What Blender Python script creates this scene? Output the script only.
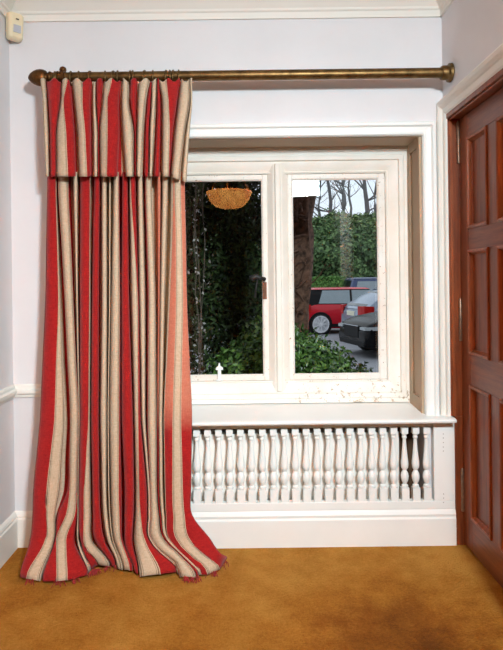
import bpy, bmesh, math, random
import numpy as np
from mathutils import Vector, Matrix

for o in list(bpy.data.objects):
    bpy.data.objects.remove(o, do_unlink=True)
scene = bpy.context.scene
COL = scene.collection
PI = math.pi

# ------------------------------------------------------------------ camera
F, DIST, EYE = 594.0, 2.9, 1.285          # focal length in px, distance to the window wall, lens height
VX, VY = 243.0, 280.0                     # vanishing point in the 503 x 650 frame
ROLL = math.radians(0.7)
cam_d = bpy.data.cameras.new('camera')
cam = bpy.data.objects.new('camera', cam_d)
COL.objects.link(cam)
cam.location = (0, -DIST, EYE)
cam.rotation_euler = (PI / 2, ROLL, 0)
cam_d.sensor_fit = 'VERTICAL'
cam_d.sensor_height = 36.0
cam_d.lens = F / 650.0 * 36.0
cam_d.shift_x = (251.5 - VX) / 650.0
cam_d.shift_y = (VY - 325.0) / 650.0
cam_d.clip_start = 0.05
cam_d.clip_end = 300
scene.camera = cam

# ------------------------------------------------------------------ sky, lights, exposure
world = bpy.data.worlds.new('overcast_sky')
scene.world = world
world.use_nodes = True
wn = world.node_tree.nodes
wl = world.node_tree.links
bg = wn['Background']
tc = wn.new('ShaderNodeTexCoord')
ns = wn.new('ShaderNodeTexNoise')
ns.inputs['Scale'].default_value = 2.2
ns.inputs['Detail'].default_value = 5
rp = wn.new('ShaderNodeValToRGB')
rp.color_ramp.elements[0].position = 0.3
rp.color_ramp.elements[0].color = (0.66, 0.76, 0.90, 1)
rp.color_ramp.elements[1].position = 0.7
rp.color_ramp.elements[1].color = (0.93, 0.96, 1.0, 1)
wl.new(tc.outputs['Generated'], ns.inputs['Vector'])
wl.new(ns.outputs['Fac'], rp.inputs['Fac'])
wl.new(rp.outputs['Color'], bg.inputs['Color'])
bg.inputs['Strength'].default_value = 1.3

KEY_POWER = 52
kl = bpy.data.lights.new('studio_light', 'AREA')
kl.shape = 'RECTANGLE'
kl.size = 0.32
kl.size_y = 0.26
kl.energy = KEY_POWER
kl.color = (0.79, 0.945, 1.0)
kl.spread = math.radians(108)
klo = bpy.data.objects.new('studio_light', kl)
COL.objects.link(klo)
klo.location = (0.71, -3.3, 2.35)
klo.rotation_euler = (Vector((-0.15, 0.0, 0.6)) - Vector(klo.location)).to_track_quat('-Z', 'Y').to_euler()

scene.view_settings.view_transform = 'Standard'
scene.view_settings.look = 'None'
scene.view_settings.exposure = 0.0
scene.view_settings.gamma = 1.0
scene.view_settings.use_curve_mapping = False


# ------------------------------------------------------------------ helpers
def px_dir(px, py):
    u, v = px - VX, py - VY
    c, s = math.cos(ROLL), math.sin(ROLL)
    return Vector(((u * c - v * s) / F, 1.0, -(u * s + v * c) / F))


def at_y(px, py, y):
    return Vector(cam.location) + px_dir(px, py) * (y + DIST)


def at_z(px, py, z):
    d = px_dir(px, py)
    return Vector(cam.location) + d * ((z - EYE) / d.z)


def lin(r, g, b):
    f = lambda c: (c / 255 / 12.92) if c / 255 <= 0.04045 else ((c / 255 + 0.055) / 1.055) ** 2.4
    return (f(r), f(g), f(b), 1.0)


class Mat:
    def __init__(self, name):
        self.m = bpy.data.materials.new(name)
        self.m.use_nodes = True
        self.nt = self.m.node_tree
        self.n = self.nt.nodes
        self.l = self.nt.links
        self.b = self.n['Principled BSDF']
        self.t = self.n.new('ShaderNodeTexCoord')

    def node(self, kind, **kw):
        x = self.n.new(kind)
        for k, v in kw.items():
            setattr(x, k, v)
        return x

    def noise(self, scale, detail=4, rough=0.55, vec=None, stretch=None):
        x = self.n.new('ShaderNodeTexNoise')
        x.inputs['Scale'].default_value = scale
        x.inputs['Detail'].default_value = detail
        x.inputs['Roughness'].default_value = rough
        src = vec or self.t.outputs['Object']
        if stretch:
            mp = self.n.new('ShaderNodeMapping')
            mp.inputs['Scale'].default_value = stretch
            self.l.new(src, mp.inputs['Vector'])
            src = mp.outputs['Vector']
        self.l.new(src, x.inputs['Vector'])
        return x.outputs['Fac']

    def ramp(self, fac, stops):
        x = self.n.new('ShaderNodeValToRGB')
        e = x.color_ramp.elements
        while len(e) < len(stops):
            e.new(0.5)
        for k, (p, c) in enumerate(stops):
            e[k].position = p
            e[k].color = c
        self.l.new(fac, x.inputs['Fac'])
        return x.outputs['Color']

    def mix(self, fac, a, b):
        x = self.n.new('ShaderNodeMix')
        x.data_type = 'RGBA'
        for sock, val in ((x.inputs[0], fac), (x.inputs[6], a), (x.inputs[7], b)):
            if hasattr(val, 'is_output'):
                self.l.new(val, sock)
            else:
                sock.default_value = val
        return x.outputs[2]

    def math(self, op, a, b=0.0, clamp=False):
        x = self.n.new('ShaderNodeMath')
        x.operation = op
        x.use_clamp = clamp
        for sock, val in ((x.inputs[0], a), (x.inputs[1], b)):
            if hasattr(val, 'is_output'):
                self.l.new(val, sock)
            else:
                sock.default_value = val
        return x.outputs[0]

    def color(self, c):
        if hasattr(c, 'is_output'):
            self.l.new(c, self.b.inputs['Base Color'])
        else:
            self.b.inputs['Base Color'].default_value = c

    def bump(self, h, strength=0.3, dist=0.002):
        x = self.n.new('ShaderNodeBump')
        x.inputs['Strength'].default_value = strength
        x.inputs['Distance'].default_value = dist
        self.l.new(h, x.inputs['Height'])
        self.l.new(x.outputs['Normal'], self.b.inputs['Normal'])

    def set(self, rough=0.6, metal=0.0, spec=0.5, coat=0.0):
        self.b.inputs['Roughness'].default_value = rough
        self.b.inputs['Metallic'].default_value = metal
        self.b.inputs['Specular IOR Level'].default_value = spec
        self.b.inputs['Coat Weight'].default_value = coat
        return self


def plain(name, c, rough=0.6, metal=0.0, spec=0.5, var=0.12, scale=8.0, bump=0.0, bscale=120, coat=0.0):
    m = Mat(name)
    c2 = tuple(max(0, x * (1 - var)) for x in c[:3]) + (1,)
    m.color(m.ramp(m.noise(scale), [(0.3, c2), (0.7, c)]))
    m.set(rough, metal, spec, coat)
    if bump:
        m.bump(m.noise(bscale, 3), bump, 0.001)
    return m.m


# wall paint, woodwork paint
M_wall = plain('wall_paint', lin(231, 228, 230), 0.75, spec=0.25, var=0.05, scale=3, bump=0.15, bscale=60)
M_ceil = plain('ceiling_paint', lin(242, 236, 228), 0.8, spec=0.2, var=0.03, scale=3)
M_trim = plain('white_gloss_paint', lin(246, 246, 243), 0.42, spec=0.4, var=0.05, scale=5, bump=0.1, bscale=35)
M_trim2 = plain('cream_gloss_paint', lin(243, 240, 233), 0.45, spec=0.4, var=0.05, scale=5, bump=0.1, bscale=35)


def worn_paint():
    m = Mat('flaking_cream_paint')
    base = m.ramp(m.noise(6), [(0.3, lin(240, 232, 220)), (0.7, lin(249, 244, 237))])
    sep = m.node('ShaderNodeSeparateXYZ')
    m.l.new(m.t.outputs['Object'], sep.inputs[0])
    # the paint has lifted along the lower right, where water stands
    low = m.math('MULTIPLY', m.math('SUBTRACT', 0.30, sep.outputs['Z']), 4.0, True)
    rgt = m.math('MULTIPLY', m.math('ADD', sep.outputs['X'], 0.15), 3.0, True)
    w = m.math('ADD', m.math('MULTIPLY', m.math('MULTIPLY', low, rgt), 0.17), 0.0)
    fl = m.math('ADD', m.noise(46, 6, 0.7), w)
    mask = m.ramp(fl, [(0.70, (0, 0, 0, 1)), (0.76, (1, 1, 1, 1))])
    under = m.ramp(m.noise(70), [(0.35, lin(168, 134, 100)), (0.65, lin(214, 200, 180))])
    m.color(m.mix(mask, base, under))
    m.bump(fl, 0.35, 0.002)
    m.set(0.55, spec=0.35)
    return m.m


def flaky_metal():
    m = Mat('rusting_white_painted_steel')
    base = m.ramp(m.noise(9), [(0.3, lin(236, 226, 214)), (0.7, lin(248, 242, 235))])
    fl = m.noise(55, 6, 0.75)
    mask = m.ramp(fl, [(0.62, (0, 0, 0, 1)), (0.66, (1, 1, 1, 1))])
    under = m.ramp(m.noise(80), [(0.35, lin(120, 66, 34)), (0.65, lin(186, 150, 116))])
    m.color(m.mix(mask, base, under))
    m.bump(fl, 0.3, 0.002)
    m.set(0.5)
    return m.m


M_worn = worn_paint()
M_lining = plain('beige_lining_paint', lin(180, 156, 130), 0.55, spec=0.3, var=0.06, scale=6)
M_steel = flaky_metal()


def wood(name, dark, light, rough, axis='Z', coat=0.0):
    m = Mat(name)
    st = {'Z': (14, 14, 0.9), 'Y': (14, 0.9, 14), 'X': (0.9, 14, 14)}[axis]
    g = m.noise(3.5, 6, 0.62, stretch=st)
    g2 = m.noise(22, 4, 0.6, stretch=st)
    mixf = m.math('ADD', m.math('MULTIPLY', g, 0.75), m.math('MULTIPLY', g2, 0.25))
    m.color(m.ramp(mixf, [(0.32, dark), (0.5, tuple((a + b) / 2 for a, b in zip(dark, light))), (0.68, light)]))
    m.bump(g2, 0.12, 0.001)
    m.set(rough, spec=0.45, coat=coat)
    return m.m


M_door_v = wood('mahogany_upright_grain', lin(96, 43, 22), lin(160, 86, 48), 0.38)
M_door_h = wood('mahogany_cross_grain', lin(96, 43, 22), lin(160, 86, 48), 0.38, 'Y')
M_bead = wood('mahogany_bead', lin(116, 54, 28), lin(182, 102, 60), 0.33)
M_panelling = wood('dark_oak', lin(26, 15, 9), lin(48, 28, 17), 0.9)
M_panelling.node_tree.nodes['Principled BSDF'].inputs['Specular IOR Level'].default_value = 0.08


def carpet():
    m = Mat('ochre_wool_carpet')
    big = m.noise(1.5, 4, 0.6)
    mid = m.noise(7, 5, 0.65)
    tuft = m.noise(75, 4, 0.7)
    fine = m.noise(170, 3, 0.75)
    a = m.math('ADD', m.math('MULTIPLY', big, 0.34), m.math('MULTIPLY', mid, 0.30))
    a = m.math('ADD', a, m.math('MULTIPLY', tuft, 0.20))
    a = m.math('ADD', a, m.math('MULTIPLY', fine, 0.16))
    # floor shade near the door, painted darker into the carpet colour
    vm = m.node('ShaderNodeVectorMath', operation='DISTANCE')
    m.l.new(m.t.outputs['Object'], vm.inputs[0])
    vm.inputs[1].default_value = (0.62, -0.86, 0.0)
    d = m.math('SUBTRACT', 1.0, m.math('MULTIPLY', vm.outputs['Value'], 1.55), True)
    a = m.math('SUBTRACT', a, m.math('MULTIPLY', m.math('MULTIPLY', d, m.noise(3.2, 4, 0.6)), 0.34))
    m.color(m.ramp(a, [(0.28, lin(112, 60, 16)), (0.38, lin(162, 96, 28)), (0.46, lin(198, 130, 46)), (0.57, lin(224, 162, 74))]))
    h = m.math('ADD', fine, m.math('MULTIPLY', tuft, 1.2))
    m.bump(h, 1.0, 0.016)
    m.set(0.95, spec=0.1)
    m.b.inputs['Sheen Weight'].default_value = 0.2
    m.b.inputs['Sheen Tint'].default_value = lin(220, 150, 80)
    return m.m


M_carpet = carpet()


def brass(name, a, b, rough):
    m = Mat(name)
    m.color(m.ramp(m.noise(26, 5, 0.6), [(0.3, a), (0.7, b)]))
    m.set(rough, 0.9)
    m.bump(m.noise(90, 3), 0.08, 0.001)
    return m.m


M_brass = brass('aged_brass', lin(84, 62, 36), lin(136, 106, 66), 0.42)
M_finial = brass('dark_bronze', lin(70, 44, 22), lin(126, 84, 46), 0.45)
M_iron = plain('black_iron', lin(46, 44, 43), 0.5, 0.4, var=0.4, scale=40, bump=0.3)
M_rust = plain('rusty_iron', lin(140, 96, 72), 0.8, 0.1, var=0.5, scale=60, bump=0.5)
M_hinge = plain('tarnished_brass_hinge', lin(176, 150, 130), 0.35, 0.7, var=0.4, scale=40)


def glass():
    m = Mat('window_glass')
    m.n.remove(m.b)
    lw = m.node('ShaderNodeLayerWeight')
    lw.inputs['Blend'].default_value = 0.5
    p5 = m.math('POWER', lw.outputs['Facing'], 5.0)
    fac = m.math('ADD', m.math('MULTIPLY', p5, 0.9), 0.04)
    tr = m.node('ShaderNodeBsdfTransparent')
    tr.inputs['Color'].default_value = (0.97, 0.985, 0.98, 1)
    gl = m.node('ShaderNodeBsdfGlossy')
    gl.inputs['Roughness'].default_value = 0.0
    gl.inputs['Color'].default_value = (1, 1, 1, 1)
    mx = m.node('ShaderNodeMixShader')
    m.l.new(fac, mx.inputs[0])
    m.l.new(tr.outputs[0], mx.inputs[1])
    m.l.new(gl.outputs[0], mx.inputs[2])
    m.l.new(mx.outputs[0], m.n['Material Output'].inputs['Surface'])
    return m.m


M_glass = glass()


def cloth():
    m = Mat('striped_curtain_cloth')
    at = m.node('ShaderNodeAttribute')
    at.attribute_name = 'stripe'
    sep = m.node('ShaderNodeSeparateColor')
    m.l.new(at.outputs['Color'], sep.inputs[0])
    cream, fade, pos = sep.outputs[0], sep.outputs[1], sep.outputs[2]  # fade: share of the paler orange in the red strips
    weave = m.noise(260, 2, 0.6, stretch=(1, 1, 0.25))
    slub = m.noise(40, 4, 0.6, stretch=(1, 1, 6))
    wv = m.math('ADD', m.math('MULTIPLY', weave, 0.5), m.math('MULTIPLY', slub, 0.5))
    red = m.ramp(wv, [(0.3, lin(136, 20, 23)), (0.7, lin(182, 37, 35))])
    orange_ramp = m.ramp(wv, [(0.3, lin(190, 100, 78)), (0.7, lin(212, 134, 108))])  # paler orange of some red strips, used on their upper rows
    crm = m.ramp(wv, [(0.3, lin(186, 160, 132)), (0.7, lin(216, 194, 168))])
    redmix = m.mix(fade, red, orange_ramp)
    # pin stripes woven along both edges of each cream stripe
    edge = m.math('MINIMUM', pos, m.math('SUBTRACT', 1.0, pos))
    p1 = m.math('COMPARE', edge, 0.085)
    p1.node.inputs[2].default_value = 0.03
    p2 = m.math('COMPARE', edge, 0.185)
    p2.node.inputs[2].default_value = 0.018
    pin = m.math('MULTIPLY', m.math('ADD', p1, m.math('MULTIPLY', p2, 0.7)), m.math('GREATER_THAN', cream, 0.5))
    crm2 = m.mix(m.math('MULTIPLY', pin, 0.75), crm, lin(92, 60, 36))
    m.color(m.mix(m.math('GREATER_THAN', cream, 0.5), redmix, crm2))
    m.bump(weave, 0.5, 0.002)
    m.set(0.9, spec=0.15)
    m.b.inputs['Sheen Weight'].default_value = 0.15
    return m.m


M_cloth = cloth()


# mesh builder ------------------------------------------------------
ORG = {}


class MB:
    def __init__(self):
        self.v, self.f = [], []

    def add(self, vs, fs):
        k = len(self.v)
        self.v += [tuple(x) for x in vs]
        self.f += [tuple(i + k for i in q) for q in fs]
        return self

    def box(self, x0, x1, y0, y1, z0, z1):
        vs = [(x, y, z) for z in (z0, z1) for y in (y0, y1) for x in (x0, x1)]
        return self.add(vs, [(0, 2, 3, 1), (4, 5, 7, 6), (0, 1, 5, 4), (2, 6, 7, 3), (0, 4, 6, 2), (1, 3, 7, 5)])

    def loft(self, rings, caps=True, closed=True):
        n = len(rings[0])
        k = len(self.v)
        for r in rings:
            self.v += [tuple(p) for p in r]
        m = n if closed else n - 1
        for i in range(len(rings) - 1):
            for j in range(m):
                a, b = k + i * n + j, k + i * n + (j + 1) % n
                self.f.append((a, b, b + n, a + n))
        if caps:
            self.f.append(tuple(k + j for j in reversed(range(n))))
            self.f.append(tuple(k + (len(rings) - 1) * n + j for j in range(n)))
        return self

    def lathe(self, prof, c=(0, 0, 0), axis='Z', seg=16, caps=True):
        rings = []
        for r, h in prof:
            ring = []
            for k in range(seg):
                a = 2 * PI * k / seg
                p = (r * math.cos(a), r * math.sin(a), h)
                if axis == 'X':
                    p = (p[2], p[0], p[1])
                elif axis == 'Y':
                    p = (p[1], p[2], p[0])
                ring.append((p[0] + c[0], p[1] + c[1], p[2] + c[2]))
            rings.append(ring)
        return self.loft(rings, caps)

    def tube(self, pts, rad, seg=8):
        pts = [Vector(p) for p in pts]
        rads = rad if isinstance(rad, (list, tuple)) else [rad] * len(pts)
        rings = []
        for i, p in enumerate(pts):
            t = (pts[min(i + 1, len(pts) - 1)] - pts[max(i - 1, 0)]).normalized()
            a = t.cross(Vector((0, 0, 1)))
            if a.length < 0.05:
                a = t.cross(Vector((1, 0, 0)))
            a.normalize()
            b = t.cross(a)
            rings.append([p + (a * math.cos(2 * PI * k / seg) + b * math.sin(2 * PI * k / seg)) * rads[i] for k in range(seg)])
        return self.loft(rings)

    def prism(self, poly, y0, y1, fn):
        """polygon (a, b) extruded between two depths; fn(a, b, depth) gives the point"""
        return self.loft([[fn(a, b, y0) for a, b in poly], [fn(a, b, y1) for a, b in poly]])

    def sweep(self, prof, path, fn, closed=False):
        """profile (offset, height) carried along a planar path with mitred corners; fn(a, b, h)"""
        n = len(path)
        rings = []
        for i in range(n):
            p = Vector(path[i])
            if closed or 0 < i < n - 1:
                d0 = (p - Vector(path[i - 1])).normalized()
                d1 = (Vector(path[(i + 1) % n]) - p).normalized()
            elif i == 0:
                d0 = d1 = (Vector(path[1]) - p).normalized()
            else:
                d0 = d1 = (p - Vector(path[-2])).normalized()
            n0, n1 = Vector((-d0.y, d0.x)), Vector((-d1.y, d1.x))
            mt = (n0 + n1) / (1 + n0.dot(n1))
            rings.append([fn(p.x + mt.x * o, p.y + mt.y * o, h) for o, h in prof])
        if closed:
            rings.append(rings[0])
        return self.loft(rings, caps=not closed)

    def build(self, name, mat, parent=None, smooth=False, bevel=0.0, local=False, autosmooth=None):
        org = Vector((0, 0, 0))
        if not local and parent is not None:
            org = ORG.get(parent.name, Vector((0, 0, 0)))
        me = bpy.data.meshes.new(name)
        me.from_pydata([tuple(Vector(p) - org) for p in self.v], [], self.f)
        me.materials.append(mat)
        bm = bmesh.new()
        bm.from_mesh(me)
        bmesh.ops.recalc_face_normals(bm, faces=bm.faces)
        bm.to_mesh(me)
        bm.free()
        if smooth:
            for p in me.polygons:
                p.use_smooth = True
            if autosmooth:
                me.set_sharp_from_angle(angle=math.radians(autosmooth))
        o = bpy.data.objects.new(name, me)
        COL.objects.link(o)
        if parent is not None:
            o.parent = parent
            ORG[o.name] = org
        if bevel:
            b = o.modifiers.new('bevel', 'BEVEL')
            b.width = bevel
            b.segments = 2
            b.limit_method = 'ANGLE'
        return o


def tag(o, label=None, cat=None, group=None, kind=None):
    if label:
        o['label'] = label
    if cat:
        o['category'] = cat
    if group:
        o['group'] = group
    if kind:
        o['kind'] = kind
    return o


def empty(name, loc, rz=0.0):
    o = bpy.data.objects.new(name, None)
    o.empty_display_size = 0.1
    COL.objects.link(o)
    o.location = loc
    o.rotation_euler = (0, 0, rz)
    ORG[o.name] = Vector(loc)
    return o


def struct(o, label, cat):
    return tag(o, label, cat, kind='structure')


xz = lambda a, b, h: (a, h, b)            # planar path in the window wall: h is depth
yz = lambda a, b, h: (h, a, b)            # planar path in a side wall: h is x

# ------------------------------------------------------------------ room shell
XL, XR = -1.127, 0.985
YB = -4.6                                  # wall behind the camera
ZC = 2.66
OX0, OX1, OZ0, OZ1 = -0.50, 0.877, 0.60, 1.976      # window opening
T = 0.36
GZ = -0.42                                 # ground level outside

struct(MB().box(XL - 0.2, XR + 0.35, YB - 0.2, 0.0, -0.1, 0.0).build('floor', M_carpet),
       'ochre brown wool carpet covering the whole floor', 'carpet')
struct(MB().box(XL - 0.2, XR + 0.35, YB - 0.2, T, ZC, ZC + 0.12).build('ceiling', M_ceil),
       'cream painted ceiling above the curtain pole', 'ceiling')
w = MB()
w.box(XL - 0.2, OX0, 0, T, GZ, ZC).box(OX1, XR + 0.35, 0, T, GZ, ZC)
w.box(OX0, OX1, 0, T, OZ1, ZC).box(OX0, OX1, 0.20, T, GZ, OZ0).box(OX0, OX1, 0.03, 0.2, GZ, 0.0)
struct(w.build('wall_back', M_wall), 'off-white painted wall around the window', 'wall')
struct(MB().box(XL - 0.2, XL, YB, -0.9, 0, ZC).build('wall_left_rear', M_panelling),  # dark panelling added on this unseen stretch to cut ambient fill
       'side wall behind the camera, dark wood added to cut fill light, outside the photo', 'wall')
struct(MB().box(XL - 0.2, XL, -0.9, 0, 0, ZC).build('wall_left', M_wall), 'off-white wall at the left edge of the photo', 'wall')
DY0, DY1, DZ = -0.80, -0.05, 2.045         # door opening along the right wall
w = MB()
w.box(XR, XR + 0.2, -0.045, 0, 0.64, ZC).box(XR, XR + 0.2, -1.0, DY0 - 0.04, 0, ZC)
w.box(XR, XR + 0.2, DY0 - 0.04, -0.045, DZ + 0.03, ZC)
struct(w.build('wall_right', M_wall), 'off-white wall above the panelled wooden door', 'wall')
struct(MB().box(XR, XR + 0.2, YB, -1.0, 0, ZC).build('wall_right_rear', M_panelling),
       'dark wood panelled wall beyond the door, outside the photo', 'wall')
struct(MB().box(XL - 0.2, XR + 0.2, YB - 0.15, YB, 0, ZC).build('wall_rear', M_panelling),
       'dark wood panelled wall behind the camera', 'wall')

# cornice: flat band, then a cove under the ceiling
crown = [(0, 0), (0.012, 0), (0.012, 0.030), (0.020, 0.036), (0.022, 0.046), (0.032, 0.058), (0.050, 0.078),
         (0.075, 0.096), (0.092, 0.101), (0.097, 0.105), (0, 0.105)]
ZB = 2.555
cr = MB()
cr.loft([[(XL, -o, ZB + h) for o, h in crown], [(XR, -o, ZB + h) for o, h in crown]])
struct(cr.build('trim_1', M_ceil, smooth=True, autosmooth=25), 'cream moulded cornice along the window wall', 'cornice')
cr = MB()
cr.loft([[(XL + o, 0, ZB + h) for o, h in crown], [(XL + o, YB, ZB + h) for o, h in crown]])
struct(cr.build('trim_2', M_ceil, smooth=True, autosmooth=25), 'cream moulded cornice in the upper left corner', 'cornice')
cr = MB()
cr.loft([[(XR - o, 0, ZB + h) for o, h in crown], [(XR - o, YB, ZB + h) for o, h in crown]])
struct(cr.build('trim_3', M_ceil, smooth=True, autosmooth=25), 'cream moulded cornice above the wooden door', 'cornice')

# dado rails
dado = [(0, 0.728), (0.010, 0.728), (0.012, 0.742), (0.026, 0.748), (0.026, 0.764), (0.014, 0.770), (0.014, 0.782), (0.008, 0.790), (0, 0.790)]
d = MB().loft([[(XL, -o, h) for o, h in dado], [(OX0 - 0.07, -o, h) for o, h in dado]])
struct(d.build('trim_4', M_trim2), 'narrow cream dado rail on the window wall left of the curtain', 'dado rail')
d = MB().loft([[(XL + o, 0, h) for o, h in dado], [(XL + o, -0.9, h) for o, h in dado]])
struct(d.build('trim_5', M_trim2), 'narrow cream dado rail running along the left wall', 'dado rail')

# skirtings
skirt = [(0, 0), (0.020, 0), (0.020, 0.135), (0.014, 0.143), (0.016, 0.150), (0.012, 0.160), (0.005, 0.168), (0, 0.172)]
d = MB().loft([[(XL, -o, h) for o, h in skirt], [(OX0 - 0.10, -o, h) for o, h in skirt]])
struct(d.build('baseboard_back', M_trim2), 'cream skirting board behind the curtain hem', 'skirting board')
d = MB().loft([[(XL + o, 0, h) for o, h in skirt], [(XL + o, -0.9, h) for o, h in skirt]])
struct(d.build('baseboard_left', M_trim2), 'cream skirting board along the left wall', 'skirting board')
d = MB().loft([[(XR - o, -1.0, h) for o, h in skirt], [(XR - o, DY0 - 0.09, h) for o, h in skirt]])
struct(d.build('baseboard_right', M_trim2), 'cream skirting board beyond the wooden door', 'skirting board')

# ------------------------------------------------------------------ window
win = struct(empty('window_1', (0.187, 0.2, OZ0)), 'white two-light casement window with flaking painted frame and deep reveal', 'window')
SZB, SZF = 0.637, 0.620                    # sill top: back, front
# architrave on the wall
arch = [(0, 0), (0, -0.022), (0.006, -0.030), (0.018, -0.030), (0.021, -0.024), (0.040, -0.026), (0.047, -0.038), (0.060, -0.038), (0.065, -0.032), (0.065, 0)]
a = MB().sweep(arch, [(OX0, SZF - 0.005), (OX0, OZ1), (OX1, OZ1), (OX1, SZF - 0.005)], xz)
a.build('architrave', M_trim, win)
# reveal linings with a sunk panel each
for x0, x1, sgn in ((OX0, OX0 - 0.02, 1), (OX1, OX1 + 0.02, -1)):
    l_ = MB()
    xf = x0 + sgn * 0.012
    xs = sorted((xf, x1))
    l_.box(xs[0], xs[1], 0.0, 0.04, SZF - 0.02, OZ1)
    l_.box(xs[0], xs[1], 0.165, 0.21, SZF - 0.02, OZ1)
    l_.box(xs[0], xs[1], 0.04, 0.165, OZ1 - 0.05, OZ1)
    l_.box(xs[0], xs[1], 0.04, 0.165, SZF - 0.02, SZB + 0.055)
    xs = sorted((x0 + sgn * 0.001, x1))
    l_.box(xs[0], xs[1], 0.04, 0.165, SZB + 0.055, OZ1 - 0.05)
    l_.build('reveal_lining', M_lining, win, bevel=0.003)
MB().box(OX0, OX1, 0.0, 0.21, OZ1 - 0.003, OZ1 + 0.01).build('soffit_board', M_lining, win)
# stone frame round both lights
CX0, CX1, CZ0, CZ1 = -0.383, 0.757, 0.752, 1.842
fr = [(0.001, 0.30), (0.001, 0.236), (0.008, 0.232), (0.012, 0.240), (0.050, 0.222), (0.062, 0.219), (0.066, 0.205), (0.088, 0.205), (0.094, 0.211), (0.115, 0.211), (0.115, 0.30)]
f_ = MB().sweep(fr, [(CX0, CZ0), (CX0, CZ1), (CX1, CZ1), (CX1, CZ0)], xz, closed=True)
f_.build('frame', M_worn, win, smooth=True, autosmooth=22)
fl = MB().box(CX1 + 0.112, OX1, 0.190, 0.30, SZB - 0.01, OZ1).box(OX0, CX0 - 0.112, 0.190, 0.30, SZB - 0.01, OZ1)
fl.box(OX0 + 0.01, OX1 - 0.01, 0.195, 0.30, CZ1 + 0.112, OZ1)
fl.build('frame_stop', M_trim, win, bevel=0.003)
MX = 0.187
mp = [(-0.055, 0.30), (-0.055, 0.252), (-0.050, 0.246), (-0.024, 0.222), (-0.016, 0.219), (-0.013, 0.206), (-0.010, 0.204), (0.010, 0.204), (0.013, 0.206),
      (0.016, 0.219), (0.024, 0.222), (0.050, 0.246), (0.055, 0.252), (0.055, 0.30)]
MB().loft([[(MX + x, y, CZ0 - 0.05) for x, y in mp], [(MX + x, y, CZ1 + 0.05) for x, y in mp]]).build('mullion', M_worn, win, smooth=True, autosmooth=22)
# window board with rounded nosing, running on to the door frame
sp = [(0.30, SZB - 0.03), (0.30, SZB), (0.0, SZF + 0.003), (-0.10, SZF), (-0.112, SZF - 0.003), (-0.116, SZF - 0.010), (-0.112, SZF - 0.018), (-0.100, SZF - 0.021), (0.0, SZF - 0.021)]
s_ = MB()
s_.loft([[(OX0 + 0.004, y, z) for y, z in sp], [(OX1 - 0.004, y, z) for y, z in sp]])
sp2 = [(-0.0, SZF - 0.021), (-0.0, SZF)] + [p for p in sp[3:8]]
s_.loft([[(OX0 - 0.09, y, z) for y, z in sp2], [(OX0 + 0.004, y, z) for y, z in sp2]])
s_.loft([[(OX1 - 0.004, y, z) for y, z in sp2], [(0.994, y, z) for y, z in sp2]])
s_.build('window_board', M_trim, win)


def casement(x0, x1, wa, wb_):
    """painted steel casement in one light; its pane and catch are its pieces"""
    c = MB()
    wdt = 0.026
    c.box(x0, x0 + wa, 0.246, 0.278, CZ0, CZ1).box(x1 - wb_, x1, 0.246, 0.278, CZ0, CZ1)
    c.box(x0 + wa, x1 - wb_, 0.246, 0.278, CZ1 - wdt, CZ1).box(x0 + wa, x1 - wb_, 0.246, 0.278, CZ0, CZ0 + wdt)
    o = c.build('casement', M_steel, win, bevel=0.003)
    MB().box(x0 + wa - 0.004, x1 - wb_ + 0.004, 0.259, 0.263, CZ0 + wdt - 0.004, CZ1 - wdt + 0.004).build('pane', M_glass, o)
    # putty fillet round the glass
    g_ = MB().sweep([(0, 0.246), (-0.005, 0.250), (-0.007, 0.258), (0, 0.258)], [(x0 + wa, CZ0 + wdt), (x0 + wa, CZ1 - wdt), (x1 - wb_, CZ1 - wdt), (x1 - wb_, CZ0 + wdt)], xz, closed=True)
    g_.build('putty', M_steel, o)
    # rebate strip of the fixed frame round the casement
    return o


cL = casement(CX0, MX - 0.055, 0.036, 0.024)
cR = casement(MX + 0.055, CX1, 0.022, 0.036)
# cockspur catch on the left casement
p0 = at_y(264.5, 283, 0.244)
hp = MB().box(p0.x - 0.011, p0.x + 0.011, 0.236, 0.247, p0.z - 0.085, p0.z + 0.005)
hp.build('catch_plate', M_rust, cL, bevel=0.002)
hd = MB()
q = at_y(264, 279, 0.235)
hd.tube([(q.x, 0.244, q.z), (q.x, 0.222, q.z)], 0.011, 10)
hd.tube([(q.x + 0.006, 0.222, q.z - 0.003), (q.x - 0.02, 0.219, q.z + 0.005), (q.x - 0.04, 0.217, q.z + 0.014), (q.x - 0.06, 0.216, q.z + 0.004), (q.x - 0.078, 0.218, q.z + 0.010)],
        [0.009, 0.012, 0.014, 0.017, 0.008], 10)
hd.tube([(q.x - 0.034, 0.219, q.z + 0.006), (q.x - 0.042, 0.217, q.z - 0.04), (q.x - 0.050, 0.216, q.z - 0.098)], [0.006, 0.005, 0.006], 8)
hd.build('catch_handle', M_iron, cL, smooth=True)
# stay peg on the bottom rail of the left casement
q = at_y(219.5, 379, 0.238)
pg = MB()
pg.box(q.x - 0.016, q.x + 0.016, 0.226, 0.247, CZ0 + 0.002, CZ0 + 0.012)
pg.box(q.x - 0.009, q.x + 0.009, 0.230, 0.244, CZ0 + 0.012, CZ0 + 0.060)
pg.prism([(-0.020, 0.060), (0.020, 0.060), (0.018, 0.072), (0.006, 0.080), (0.003, 0.096), (-0.003, 0.096), (-0.006, 0.080), (-0.018, 0.072)], 0.230, 0.244,
         lambda a_, b_, h: (q.x + a_, h, CZ0 + b_))
pg.build('stay_peg', M_trim, cL, bevel=0.002)

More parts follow.
